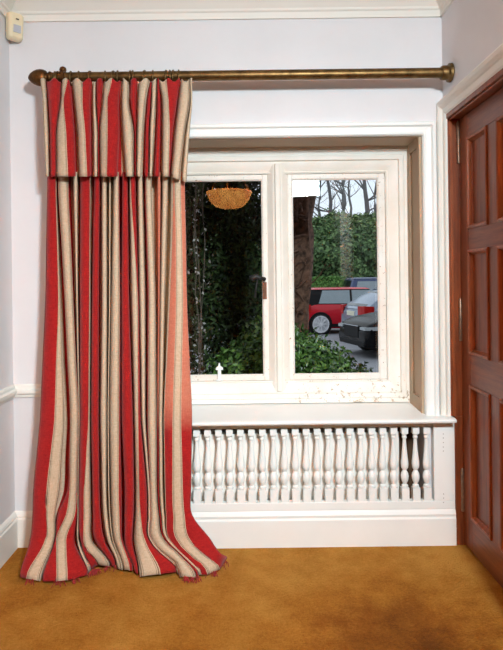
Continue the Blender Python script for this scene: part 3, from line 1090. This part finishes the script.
# ------------------------------------------------------------------ outside: house front, ground and bank
M_stone = plain('weathered_brown_stone', lin(112, 98, 82), 0.9, var=0.4, scale=2.5, bump=0.6, bscale=14)
hw_ = MB()
hw_.box(-7, OX0 + 0.1, T, T + 0.02, GZ, 6.5).box(OX1 - 0.1, 8, T, T + 0.02, GZ, 6.5)
hw_.box(OX0 + 0.1, OX1 - 0.1, T, T + 0.02, OZ1 - 0.08, 6.5).box(OX0 + 0.1, OX1 - 0.1, T, T + 0.02, GZ, OZ0 + 0.1)
struct(hw_.build('wall_exterior', M_stone), 'brown stone outer face of the house around the window', 'wall')
M_asph = plain('wet_asphalt', lin(150, 152, 158), 0.55, var=0.25, scale=3, bump=0.4, bscale=90)
M_soil = plain('leaf_litter', lin(92, 80, 54), 0.95, var=0.5, scale=1.5, bump=0.5, bscale=10)
g = MB().box(-30, 45, T, 60, GZ - 0.2, GZ)
struct(g.build('car_park', M_asph), 'grey asphalt car park outside the right pane', 'car park')
bk = MB()
prof_b = [(29, GZ - 0.1), (30, GZ + 0.6), (33, 2.0), (36, 3.9), (39, 5.4), (42, 5.8), (52, 6.0), (52, GZ - 0.1)]
bk.loft([[(x, y, z + 0.25 * math.sin(x * 0.4) * (z > 1)) for y, z in prof_b] for x in range(-12, 44, 4)])
struct(bk.build('grass_bank', M_soil, smooth=True, autosmooth=60), 'steep overgrown bank rising behind the parked cars', 'bank')
bed = MB().box(-2.4, 1.5, T + 0.02, 2.6, GZ - 0.05, GZ + 0.06)
struct(bed.build('flower_bed', M_soil, bevel=0.03), 'planted bed of soil under the window outside', 'flower bed')


# ------------------------------------------------------------------ foliage
def leaf_mat(name, a, b, rough=0.5, spec=0.4):
    m = Mat(name)
    at = m.node('ShaderNodeAttribute')
    at.attribute_name = 'tone'
    m.color(m.ramp(at.outputs['Fac'], [(0.1, a), (0.9, b)]))
    m.set(rough, spec=spec)
    return m.m


def leaves(name, mat, parent, pts, nrm, size, seed, slim=0.5, droop=0.0):
    """one mesh of folded leaves: four triangles each"""
    rs = np.random.RandomState(seed)
    n = len(pts)
    org = np.array(ORG[parent.name])
    ax = rs.normal(size=(n, 3))
    ax[:, 2] -= droop
    ax -= nrm * np.sum(ax * nrm, axis=1, keepdims=True) * 0.7
    ax /= np.linalg.norm(ax, axis=1, keepdims=True) + 1e-9
    sd = np.cross(nrm, ax)
    sd /= np.linalg.norm(sd, axis=1, keepdims=True) + 1e-9
    s = (size * rs.uniform(0.6, 1.3, n))[:, None]
    up = np.cross(ax, sd)
    v = np.stack([pts, pts + ax * s * 0.5 + sd * s * slim * 0.5 + up * s * 0.12, pts + ax * s, pts + ax * s * 0.5 - sd * s * slim * 0.5 + up * s * 0.12], axis=1).reshape(-1, 3) - org
    k = np.arange(n)[:, None] * 4
    tri = np.concatenate([k + np.array([[0, 1, 2]]), k + np.array([[0, 2, 3]])], axis=1).reshape(-1, 3)
    me = bpy.data.meshes.new(name)
    me.vertices.add(len(v))
    me.vertices.foreach_set('co', v.astype(np.float32).ravel())
    me.loops.add(tri.size)
    me.loops.foreach_set('vertex_index', tri.astype(np.int32).ravel())
    me.polygons.add(len(tri))
    me.polygons.foreach_set('loop_start', np.arange(0, tri.size, 3, dtype=np.int32))
    me.polygons.foreach_set('loop_total', np.full(len(tri), 3, dtype=np.int32))
    me.update()
    at = me.attributes.new('tone', 'FLOAT', 'POINT')
    at.data.foreach_set('value', np.repeat(rs.uniform(0, 1, n), 4).astype(np.float32))
    me.materials.append(mat)
    o = bpy.data.objects.new(name, me)
    COL.objects.link(o)
    o.parent = parent
    ORG[o.name] = ORG[parent.name]
    return o


def blob(c, r, n, rs, inner=0.55, lump=0.25):
    d = rs.normal(size=(n, 3))
    d /= np.linalg.norm(d, axis=1, keepdims=True)
    lum = 1 + lump * (np.sin(d[:, 0] * 5 + c[0] * 7) * np.cos(d[:, 2] * 6 + c[1]) + 0.5 * np.sin(d[:, 1] * 9 + c[2]))
    rad = (inner + (1 - inner) * rs.uniform(0, 1, n) ** 0.5) * lum
    p = np.array(c) + d * np.array(r) * rad[:, None]
    nr = d / np.array(r)
    nr = nr / np.linalg.norm(nr, axis=1, keepdims=True) + rs.normal(size=(n, 3)) * 0.45
    nr /= np.linalg.norm(nr, axis=1, keepdims=True)
    return p, nr


def blobs(lst, rs, **k):
    P, N = [], []
    for c, r, n in lst:
        p, q_ = blob(c, r, n, rs, **k)
        P.append(p)
        N.append(q_)
    return np.concatenate(P), np.concatenate(N)


M_bark = plain('rough_bark', lin(146, 106, 88), 0.9, var=0.85, scale=26, bump=1.0, bscale=34)
M_twig = plain('grey_twig', lin(120, 108, 96), 0.9, var=0.3)
M_dist = plain('distant_bare_branch', lin(104, 102, 104), 0.9, var=0.2)
M_yew = leaf_mat('yew_needles', lin(28, 40, 22), lin(72, 94, 48))
M_laurel = leaf_mat('glossy_laurel_leaf', lin(46, 76, 30), lin(120, 160, 74), 0.35, 0.6)
M_rhodo = leaf_mat('shrub_leaf', lin(52, 78, 46), lin(104, 136, 80), 0.6)
M_rhodo2 = leaf_mat('pale_shrub_leaf', lin(76, 98, 54), lin(134, 156, 96), 0.6)
M_box = leaf_mat('clipped_hedge_leaf', lin(66, 108, 50), lin(128, 172, 88), 0.6)
M_pale = leaf_mat('dead_pale_leaf', lin(118, 110, 104), lin(206, 200, 196), 0.8)


def twiggy(mb, base, direction, length, rad, depth, rnd, spread=0.6, kids=3):
    p = Vector(base)
    d = Vector(direction).normalized()
    pts, rads = [p.copy()], [rad]
    for k in range(4):
        d = (d + Vector((rnd.gauss(0, 0.12), rnd.gauss(0, 0.12), rnd.gauss(0.02, 0.08)))).normalized()
        p = p + d * length / 4
        pts.append(p.copy())
        rads.append(rad * (1 - 0.16 * (k + 1)))
    mb.tube(pts, rads, 6 if depth > 1 else 4)
    if depth > 0:
        for k in range(kids):
            i = rnd.choice([2, 3, 4])
            nd = (d + Vector((rnd.gauss(0, spread), rnd.gauss(0, spread), rnd.uniform(-0.1, 0.5)))).normalized()
            twiggy(mb, pts[i], nd, length * rnd.uniform(0.5, 0.75), rads[i] * 0.6, depth - 1, rnd, spread, kids)


# dark yew close to the left pane, its trunk showing in the right pane
rs = np.random.RandomState(3)
yt = at_y(304, 300, 1.7)
yew = tag(empty('yew_tree', (yt.x, 1.75, GZ)), 'dark evergreen tree close outside, its trunk behind the right pane', 'tree')
tr = MB()
rnd = random.Random(8)
npt = 44
rings = []
for k in range(npt):
    z = GZ - 0.05 + k * 0.105
    cx = yt.x - 0.035 + 0.05 * (z - 1.3) + 0.010 * math.sin(k * 0.8)
    rings.append([(cx + (0.095 + 0.02 * (k == 0) + 0.014 * math.sin(5 * a + k * 0.35) + rnd.uniform(-0.014, 0.014)) * math.cos(a),
                   1.75 + (0.095 + 0.02 * (k == 0) + 0.014 * math.sin(5 * a + k * 0.35) + rnd.uniform(-0.012, 0.012)) * math.sin(a), z) for a in [2 * PI * i / 18 for i in range(18)]])
tr.loft(rings)
tro = tr.build('trunk', M_bark, yew, smooth=True)
tw = MB()
for k in range(26):
    z = rnd.uniform(0.8, 1.9)
    twiggy(tw, (yt.x + rnd.uniform(-0.08, 0.03), 1.66, z), (rnd.uniform(-0.6, 0.5), -0.3, rnd.uniform(-0.5, 0.9)), rnd.uniform(0.10, 0.20), rnd.uniform(0.007, 0.013), 1, rnd, 0.6, 2)
tw.build('twigs', M_bark, tro)['kind'] = 'stuff'
P_, N_ = blobs([((-0.50, 2.1, 0.5), (0.85, 0.42, 1.0), 14000), ((-0.55, 2.1, 1.8), (0.9, 0.45, 1.0), 14000), ((-0.2, 2.2, 2.9), (1.1, 0.55, 0.9), 10000),
                ((0.02, 2.15, 1.3), (0.34, 0.36, 1.5), 9000), ((-1.5, 2.1, 1.2), (0.8, 0.6, 1.7), 7000), ((-0.75, 2.35, 2.0), (0.7, 0.3, 0.9), 9000)], rs, inner=0.3)
leaves('foliage', M_yew, yew, P_, N_, 0.062, 5, 0.34, 0.3)

# pale dead climber hanging at the left edge of the left pane
rs = np.random.RandomState(9)
cl = tag(empty('dead_climber', (-0.33, 1.35, GZ)), 'pale dead climbing stems outside the left pane beside the curtain', 'climber')
rnd = random.Random(21)
st = MB()
LP_ = []
for k in range(5):
    pts = []
    x = -0.34 + rnd.uniform(-0.07, 0.07)
    for i in range(16):
        z = GZ + i * 0.18
        x += rnd.gauss(0, 0.018)
        pts.append((x, 1.36 + rnd.gauss(0, 0.02), z))
        if i > 2:
            for q_ in range(4):
                LP_.append((x + rnd.gauss(0, 0.03), 1.34 + rnd.gauss(0, 0.03), z + rnd.uniform(-0.09, 0.09)))
    st.tube(pts, 0.004, 5)
st.build('stem', M_twig, cl)
LP_ = np.array(LP_)
NN = rs.normal(size=LP_.shape)
NN[:, 1] -= 1.2
NN /= np.linalg.norm(NN, axis=1, keepdims=True)
leaves('leaves', M_pale, cl, LP_, NN, 0.026, 12, 0.6, 0.8)

# laurel in the bed, its top falling away to the right
rs = np.random.RandomState(5)
la = tag(empty('laurel_bush', (0.25, 1.2, GZ)), 'bright glossy green bush just outside across both panes', 'bush')
P_, N_ = blobs([((0.20, 1.25, 0.53), (0.36, 0.34, 0.52), 7500), ((0.46, 1.20, 0.42), (0.34, 0.34, 0.50), 8000), ((0.66, 1.15, 0.24), (0.30, 0.32, 0.50), 8000),
                ((-0.02, 1.3, 0.34), (0.34, 0.34, 0.50), 3600), ((0.88, 1.1, -0.22), (0.26, 0.3, 0.44), 2400)], rs, inner=0.6, lump=0.08)
leaves('foliage', M_laurel, la, P_, N_, 0.046, 6, 0.5, 0.1)
st = MB()
rnd = random.Random(2)
for k in range(9):
    twiggy(st, (0.0 + 0.1 * k, 1.2, GZ), (rnd.gauss(0, 0.3), rnd.gauss(0, 0.2), 1), 0.75, 0.012, 1, rnd, 0.4, 2)
st.build('stem', M_bark, la)

# shrubs on the bank
specs = [
    (322, 250, 31.5, 2.2, 1.8, 0, 'dark green rounded shrub on the bank right beside the tree trunk'),
    (338, 244, 33.5, 2.4, 1.6, 1, 'pale green shrub high on the bank'),
    (352, 256, 31.0, 2.4, 1.8, 0, 'dark green shrub on the bank directly above the silver car'),
    (367, 246, 33.0, 2.2, 1.6, 1, 'paler shrub near the right edge of the right pane'),
    (377, 258, 30.5, 2.0, 1.7, 0, 'dark shrub at the far right foot of the bank'),
    (330, 264, 29.6, 2.0, 1.5, 0, 'low dark shrub behind the clipped hedge'),
    (312, 244, 34.0, 2.2, 1.5, 0, 'dark green shrub high on the bank, half hidden by the tree trunk'),
    (352, 228, 36.0, 2.4, 0.9, 1, 'pale shrub on the crest of the bank under the bare trees'),
    (292, 250, 31.5, 2.4, 1.9, 0, 'dark green shrub on the bank hidden behind the left side of the trunk'),
    (270, 246, 33.0, 2.6, 1.9, 1, 'pale shrub on the bank hidden behind the white mullion'),
    (245, 250, 32.0, 2.8, 2.0, 0, 'dark shrub on the bank hidden behind the dark evergreen'),
    (372, 228, 36.5, 2.2, 0.9, 0, 'dark shrub on the crest of the bank at the right edge'),
]
for k, (px_, py_, yy, rx, rz, kd, lab) in enumerate(specs):
    c = at_y(px_, py_, yy)
    rs = np.random.RandomState(40 + k)
    gz = np.interp(yy, [a_ for a_, b_ in prof_b[:-1]], [b_ for a_, b_ in prof_b[:-1]])
    sh = tag(empty('bank_shrub', (c.x, yy, gz)), lab, 'shrub', 'shrubs on the bank')
    P_, N_ = blobs([((c.x, yy, c.z), (rx, 1.5, rz), 3400), ((c.x + 0.8, yy - 0.6, c.z - 0.7), (rx * 0.6, 1.0, rz * 0.6), 1500), ((c.x - 0.9, yy - 0.4, c.z + 0.3), (rx * 0.6, 1.0, rz * 0.55), 1500)], rs, inner=0.6)
    leaves('foliage', M_rhodo2 if kd else M_rhodo, sh, P_, N_, 0.26, 60 + k, 0.5, 0.2)
    st = MB()
    for a in (-0.5, 0, 0.5):
        st.tube([(c.x, yy, gz - 0.3), (c.x + a, yy, (gz + c.z) / 2 + 0.3), (c.x + a * 2, yy - 0.1, c.z + 0.6)], [0.09, 0.07, 0.04], 6)
    st.build('stem', M_bark, sh)

# clipped hedge
hc0, hc1 = at_y(312, 291, 26.0), at_y(346, 291, 26.0)
hd_ = tag(empty('clipped_hedge', ((hc0.x + hc1.x) / 2, 26.4, GZ)), 'low clipped bright green hedge behind the red car', 'hedge')
rs = np.random.RandomState(77)
n = 5200
hz = at_y(330, 279, 26.0).z
u = rs.uniform(0, 1, (n, 3))
P_ = np.stack([hc0.x + (hc1.x - hc0.x) * u[:, 0], 26.0 + 0.9 * u[:, 1], GZ + (hz - GZ) * u[:, 2]], axis=1)
top = rs.uniform(size=n) < 0.35
P_[top, 2] = hz + rs.normal(size=top.sum()) * 0.03
P_[~top, 1] = 26.0 + np.abs(rs.normal(size=(~top).sum())) * 0.1
N_ = rs.normal(size=(n, 3)) * 0.4
N_[top, 2] += 1
N_[~top, 1] -= 1
N_ /= np.linalg.norm(N_, axis=1, keepdims=True)
ho = leaves('foliage', M_box, hd_, P_, N_, 0.15, 78, 0.55)
MB().box(hc0.x + 0.06, hc1.x - 0.06, 26.1, 26.8, GZ, hz - 0.08).build('stem', M_bark, hd_)

# bare trees on the crest
tspec = [(330, 41, 0.16, 'slim bare tree on the crest just right of the trunk'), (343, 43, 0.22, 'stout bare tree in the middle of the crest'),
         (352, 45, 0.12, 'thin bare sapling right of the stout bare tree'), (366, 41, 0.20, 'forked bare tree on the crest near the right frame'),
         (376, 44, 0.13, 'thin bare tree at the right edge of the right pane'), (320, 45, 0.13, 'thin bare tree partly hidden by the pale reflection')]
for k, (px_, yy, r0, lab) in enumerate(tspec):
    rnd = random.Random(90 + k)
    b_ = at_y(px_, 208, yy)
    t_ = tag(empty('bare_tree', (b_.x, yy, 5.6)), lab, 'tree', 'bare trees on the crest')
    mb = MB()
    p = Vector((b_.x, yy, 5.4))
    pts, rads = [p.copy()], [r0]
    for i in range(8):
        p = p + Vector((rnd.gauss(0, 0.12), 0, 0.8))
        pts.append(p.copy())
        rads.append(r0 * (1 - 0.09 * (i + 1)))
    mb.tube(pts, rads, 8)
    mb.build('trunk', M_dist, t_)
    mb = MB()
    for i in range(12):
        q_ = pts[rnd.choice([1, 2, 3, 4, 5, 6, 7, 8])]
        twiggy(mb, q_, (rnd.gauss(0, 1), rnd.gauss(0, 0.5), rnd.uniform(0.2, 1.0)), rnd.uniform(1.2, 2.2), r0 * 0.36, 2, rnd, 0.55, 3)
    mb.build('branches', M_dist, t_)

# ------------------------------------------------------------------ cars
M_tyre = plain('tyre_rubber', lin(30, 30, 32), 0.85)
M_alloy = plain('alloy_wheel', lin(232, 234, 238), 0.35, 0.0, var=0.04)
M_carglass = plain('car_glass', lin(26, 30, 34), 0.08, spec=0.3, var=0.1)
M_sideglass = plain('sky_pale_side_glass', lin(132, 148, 156), 0.06, spec=0.8, var=0.1)  # sky reflection and see-through brightness put into a pale grey-blue colour
M_blackp = plain('black_plastic', lin(18, 19, 21), 0.6, spec=0.2)
M_tail = plain('red_tail_lens', lin(190, 30, 30), 0.2)
M_lampg = plain('clear_lamp_lens', lin(176, 182, 186), 0.12, spec=0.8)
M_plate = plain('number_plate', lin(232, 228, 205), 0.4)
M_chrome = plain('chrome_strip', lin(215, 218, 222), 0.15, 0.9)


def carpaint(name, c, metal=0.0, spec=0.35):
    return plain(name, c, 0.25, metal, spec, var=0.04, coat=0.15 if spec > 0.2 else 0.0)


def interp(tab, x):
    return float(np.interp(x, [a_ for a_, b_ in tab], [b_ for a_, b_ in tab]))


def car(loc, rz, paint, roofpaint, sp, label):
    """local frame: +x forward, origin on the ground under the middle"""
    root = tag(empty('car', loc, rz), label, 'car', 'parked cars')
    L, W, H = sp['L'], sp['W'], sp['H']
    hw = W / 2
    xs_ = np.concatenate([np.linspace(-L / 2, -L / 2 + 0.4, 5), np.linspace(-L / 2 + 0.6, L / 2 - 0.6, 14), np.linspace(L / 2 - 0.4, L / 2, 5)])
    rings = []
    for x in xs_:
        e = min(x + L / 2, L / 2 - x)
        k = 0.80 + 0.20 * min(1, (e / 0.45)) ** 0.5
        zt = interp(sp['belt'], x)
        zb = 0.17 + 0.08 * max(0, 1 - e / 0.3)
        w_ = hw * k
        rings.append([(x, -w_ * 0.90, zb), (x, -w_ * 0.99, zb + 0.10), (x, -w_, zb + (zt - zb) * 0.5), (x, -w_ * 0.985, zt - 0.10), (x, -w_ * 0.93, zt - 0.02), (x, -w_ * 0.75, zt),
                      (x, 0, zt + 0.015), (x, w_ * 0.75, zt), (x, w_ * 0.93, zt - 0.02), (x, w_ * 0.985, zt - 0.10), (x, w_, zb + (zt - zb) * 0.5), (x, w_ * 0.99, zb + 0.10), (x, w_ * 0.90, zb)])
    body_ = MB().loft(rings).build('body', paint, root, smooth=True, local=True, autosmooth=50)
    # cabin
    g0, r0, r1, g1 = sp['cab']             # base rear, roof rear, roof front, base front
    zr = H
    wr, wb = hw * sp.get('tumble', 0.76), hw * 0.93
    zb_ = sp['zbelt'] - 0.04

    def side_y(z):
        return wb + (wr - wb) * (z - zb_) / (zr - zb_)
    rg_ = []
    for (xa, xb, z, k) in ((g0, g1, zb_, 1.0), (g0 + (r0 - g0) * 0.5, g1 + (r1 - g1) * 0.5, (zb_ + zr) / 2 + 0.02, 1.0), (r0 + 0.0, r1 + 0.0, zr - 0.05, 1.0), (r0 + 0.10, r1 - 0.12, zr - 0.008, 0.9), (r0 + 0.35, r1 - 0.35, zr, 0.6)):
        y_ = side_y(z) * k
        c_ = 0.10
        rg_.append([(xa, -y_ + c_, z), (xa + c_ * 0.5, -y_, z), ((xa + xb) / 2, -y_ - 0.01, z), (xb - c_ * 0.5, -y_, z), (xb, -y_ + c_, z), (xb + 0.03, 0, z),
                    (xb, y_ - c_, z), (xb - c_ * 0.5, y_, z), ((xa + xb) / 2, y_ + 0.01, z), (xa + c_ * 0.5, y_, z), (xa, y_ - c_, z), (xa - 0.03, 0, z)])
    MB().loft(rg_).build('cabin', sp.get('cabmat', roofpaint), root, smooth=True, local=True, autosmooth=50)
    rt = [[(a_ * 1.0 + (0.02 if a_ > 0 else -0.02) * e_, b_ * (1 + 0.02 * e_), c_ + 0.012 * e_) for a_, b_, c_ in r_2] for r_2, e_ in zip(rg_[2:], (1, 1, 1))]
    MB().loft(rt).build('roof', roofpaint, root, smooth=True, local=True, autosmooth=50)
    # side glass
    for s in (-1, 1):
        for poly in sp['glass']:
            m = MB()
            m.loft([[(x, s * (side_y(z) + off), z) for x, z in poly] for off in (-0.01, 0.022)])
            m.build('side_window', M_sideglass, root, local=True)
    # screens
    def screen(x_lo, x_hi, sgn, name):
        zl, zh = sp['zbelt'] + 0.03, zr - 0.10
        f_ = lambda z: x_lo + (x_hi - x_lo) * (z - zb_) / (zr - 0.05 - zb_)
        m = MB()
        pts = []
        for off in (-0.02, 0.035):
            pts.append([(f_(zl) + sgn * off, -side_y(zl) + 0.14, zl), (f_(zl) + sgn * (off + 0.03), 0, zl), (f_(zl) + sgn * off, side_y(zl) - 0.14, zl),
                        (f_(zh) + sgn * off, side_y(zh) - 0.14, zh), (f_(zh) + sgn * (off + 0.03), 0, zh), (f_(zh) + sgn * off, -side_y(zh) + 0.14, zh)])
        m.loft(pts)
        m.build(name, M_carglass, root, local=True)
    screen(g0, r0, -1, 'rear_window')
    screen(g1, r1, 1, 'windscreen')
    # wheels
    R = sp['wheel']
    for x in (-L / 2 + sp['ro'], L / 2 - sp['fo']):
        for s in (-1, 1):
            yo = s * (hw - 0.015)
            ar = MB().lathe([(R + 0.055, -0.16), (R + 0.055, 0.018), (R + 0.02, 0.022)], (0, 0, 0), 'Y', 24)
            ar.v = [(a_ + x, (b_ if s > 0 else -b_) + yo, c_ + R + 0.01) for a_, b_, c_ in ar.v]
            ar.f = [q_ for q_ in ar.f if True]
            ar.build('wheel_arch', sp.get('archmat', M_blackp), root, local=True)
            ty = MB().lathe([(R * 0.80, -0.18), (R * 0.96, -0.18), (R, -0.15), (R, 0.01), (R * 0.95, 0.034), (R * 0.84, 0.034), (R * 0.82, 0.020)], (0, 0, 0), 'Y', 28)
            ty.v = [(a_ + x, (b_ if s > 0 else -b_) + yo, c_ + R) for a_, b_, c_ in ty.v]
            tyo = ty.build('wheel', M_tyre, root, local=True, smooth=True, autosmooth=40)
            rim = MB()
            rim.lathe([(R * 0.84, 0.026), (R * 0.84, 0.042), (R * 0.74, 0.042), (R * 0.73, 0.026)], (0, 0, 0), 'Y', 28)
            rim.lathe([(R * 0.18, 0.022), (R * 0.18, 0.044), (R * 0.08, 0.048)], (0, 0, 0), 'Y', 14)
            for i in range(9):
                a = 2 * PI * i / 9
                c_, s_2 = math.cos(a), math.sin(a)
                rim.loft([[(R * t * c_ - wv * s_2, yv, R * t * s_2 + wv * c_) for wv, yv in ((-0.015, 0.024), (0.015, 0.024), (0.015, 0.044), (-0.015, 0.044))] for t in (0.12, 0.77)])
            rim.v = [(a_ + x, (b_ if s > 0 else -b_) + yo, c_ + R) for a_, b_, c_ in rim.v]
            rim.build('alloy_rim', M_alloy, tyo, local=True)
    # lamps, plates, bumpers, sills
    for s in (-1, 1):
        tx = -L / 2
        zt_ = sp['tailz']
        m = MB()
        m.loft([[(tx + 0.30, s * (hw * 0.985), z) for z in (zt_ - 0.10, zt_ + 0.12)] + [(tx + 0.30, s * (hw * 0.80), z) for z in (zt_ + 0.12, zt_ - 0.10)],
                [(tx + 0.05, s * (hw * 0.93), z) for z in (zt_ - 0.13, zt_ + 0.13)] + [(tx + 0.05, s * (hw * 0.66), z) for z in (zt_ + 0.13, zt_ - 0.13)],
                [(tx - 0.015, s * (hw * 0.80), z) for z in (zt_ - 0.12, zt_ + 0.12)] + [(tx - 0.015, s * (hw * 0.60), z) for z in (zt_ + 0.12, zt_ - 0.12)]])
        m.build('tail_light', M_tail, root, local=True)
        fx = L / 2
        zh_ = sp['headz']
        m = MB()
        m.loft([[(fx - 0.55, s * (hw * 1.0), z) for z in (zh_ + 0.02, zh_ + 0.08)] + [(fx - 0.55, s * (hw * 0.85), z) for z in (zh_ + 0.08, zh_ + 0.02)],
                [(fx - 0.25, s * (hw * 0.975), z) for z in (zh_ - 0.05, zh_ + 0.08)] + [(fx - 0.25, s * (hw * 0.72), z) for z in (zh_ + 0.08, zh_ - 0.05)],
                [(fx + 0.012, s * (hw * 0.80), z) for z in (zh_ - 0.06, zh_ + 0.05)] + [(fx + 0.012, s * (hw * 0.52), z) for z in (zh_ + 0.04, zh_ - 0.05)]])
        hs = sp.get('hs', 1.0)
        m.v = [(a_, b_, zh_ + (c_ - zh_) * hs) for a_, b_, c_ in m.v]
        m.build('headlight', M_lampg, root, local=True)
        m = MB()
        m.loft([[(g1 - 0.28, s * y_, z) for y_, z in ((hw * 0.92, sp['zbelt'] + 0.0), (hw * 1.13, sp['zbelt'] + 0.02), (hw * 1.13, sp['zbelt'] + 0.14), (hw * 0.92, sp['zbelt'] + 0.10))],
                [(g1 - 0.14, s * y_, z) for y_, z in ((hw * 0.92, sp['zbelt'] + 0.0), (hw * 1.10, sp['zbelt'] + 0.03), (hw * 1.10, sp['zbelt'] + 0.12), (hw * 0.92, sp['zbelt'] + 0.08))]])
        m.build('door_mirror', paint, root, bevel=0.02, local=True)
        MB().box(g0 + 0.5, g1 - 0.4, s * hw * 0.99 - 0.012, s * hw * 0.99 + 0.018, 0.22, 0.32).build('sill_trim', M_blackp, root, local=True)
    MB().box(-L / 2 - 0.012, -L / 2 + 0.03, -0.26, 0.26, sp['plz'] - 0.06, sp['plz'] + 0.06).build('number_plate', M_plate, root, local=True)
    MB().box(-L / 2 - 0.03, -L / 2 + 0.12, -hw * 0.78, hw * 0.78, 0.26, 0.40).build('rear_bumper', M_blackp, root, bevel=0.03, local=True)
    gr = MB().box(L / 2 - 0.06, L / 2 + 0.015, -hw * 0.42, hw * 0.42, sp['headz'] - 0.22, sp['headz'] + 0.04)
    gr.box(L / 2 - 0.10, L / 2 + 0.012, -hw * 0.74, hw * 0.74, 0.26, 0.36)
    gr.build('grille', M_blackp, root, bevel=0.015, local=True)
    MB().box(L / 2 + 0.012, L / 2 + 0.022, -hw * 0.43, hw * 0.43, sp['headz'] + 0.03, sp['headz'] + 0.05).build('grille_trim', M_chrome, root, local=True)
    return root


def car_at(px_, dist):
    return (px_dir(px_, 300).x * dist, dist - DIST, GZ)


# red hatchback: tail to the left
sp = dict(L=3.85, W=1.72, H=1.42, wheel=0.315, ro=0.60, fo=0.72, zbelt=0.93, tailz=0.80, headz=0.74, plz=0.62,
          belt=[(-1.93, 0.86), (-1.80, 0.94), (-1.0, 0.94), (0.75, 0.93), (1.5, 0.86), (1.92, 0.70)], tumble=0.80,
          cab=(-1.86, -1.55, 0.35, 0.95), cabmat=M_blackp, glass=[[(-1.36, 0.95), (-0.35, 0.94), (-0.35, 1.35), (-1.22, 1.35)], [(-0.28, 0.94), (0.72, 0.93), (0.34, 1.35), (-0.28, 1.35)]])
p = car_at(294.5, 19.0)
red = carpaint('red_car_paint', lin(196, 22, 40))
a = math.radians(9)
car((p[0] + 1.93 * math.cos(a), p[1] + 1.93 * math.sin(a), GZ), a, red, red, sp, 'red hatchback with silver alloy wheels parked beyond the asphalt')
# silver hatchback: tail to the left, in front of the red one
sp = dict(L=4.2, W=1.78, H=1.45, wheel=0.32, ro=0.72, fo=0.85, zbelt=0.95, tailz=0.86, headz=0.70, plz=0.78,
          belt=[(-2.1, 0.80), (-2.0, 0.96), (-1.0, 0.97), (0.8, 0.94), (1.6, 0.84), (2.1, 0.62)], tumble=0.78,
          cab=(-2.05, -1.20, 0.25, 1.15), glass=[[(-1.30, 1.02), (-0.75, 0.99), (-0.75, 1.33), (-1.0, 1.31)], [(-0.68, 0.99), (0.05, 0.97), (0.05, 1.34), (-0.68, 1.34)], [(0.12, 0.97), (0.85, 0.97), (0.25, 1.33), (0.12, 1.34)]])
p = car_at(350.5, 16.0)
a = math.radians(11)
sil = carpaint('silver_blue_car_paint', lin(136, 150, 168), 0.2)
car((p[0] + 2.1 * math.cos(a), p[1] + 2.1 * math.sin(a), GZ), a, sil, sil, sp, 'silver blue hatchback seen from its red tail light')
# black saloon: nose to the left, nearest
sp = dict(hs=0.6, L=4.6, W=1.82, H=1.45, wheel=0.33, ro=0.95, fo=0.85, zbelt=0.97, tailz=0.85, headz=0.64, plz=0.7,
          belt=[(-2.3, 0.80), (-2.15, 0.98), (-1.0, 1.0), (0.6, 0.98), (1.3, 0.93), (1.9, 0.83), (2.2, 0.72), (2.3, 0.56)], tumble=0.76,
          cab=(-1.9, -1.1, 0.05, 0.95), glass=[[(-1.3, 1.02), (-0.6, 1.0), (-0.6, 1.34), (-0.95, 1.32)], [(-0.52, 1.0), (0.65, 1.0), (0.10, 1.34), (-0.52, 1.35)]])
blk = carpaint('black_car_paint', lin(10, 11, 14), 0.0, 0.12)
p = car_at(351, 13.2)
a = math.radians(193)
car((p[0] - 2.3 * math.cos(a), p[1] - 2.3 * math.sin(a), GZ), a, blk, blk, sp, 'black saloon car showing its nose, nearest to the window')
# navy estate behind
sp = dict(L=4.5, W=1.84, H=1.74, wheel=0.36, ro=0.85, fo=0.85, zbelt=1.12, tailz=1.0, headz=0.85, plz=0.8,
          belt=[(-2.25, 1.0), (-2.2, 1.13), (0.9, 1.12), (1.7, 1.02), (2.25, 0.8)], tumble=0.82,
          cab=(-2.2, -2.05, 0.4, 1.15), glass=[[(-1.95, 1.16), (-1.1, 1.16), (-1.1, 1.60), (-1.88, 1.60)], [(-1.0, 1.16), (-0.1, 1.16), (-0.1, 1.61), (-1.0, 1.61)], [(0.0, 1.16), (0.9, 1.14), (0.4, 1.58), (0.0, 1.61)]])
nvy = carpaint('navy_car_paint', lin(58, 74, 112))
p = car_at(343.5, 23.5)
a = math.radians(2)
car((p[0] + 2.25, p[1], GZ), a, nvy, nvy, sp, 'navy blue tall car parked behind the red hatchback')
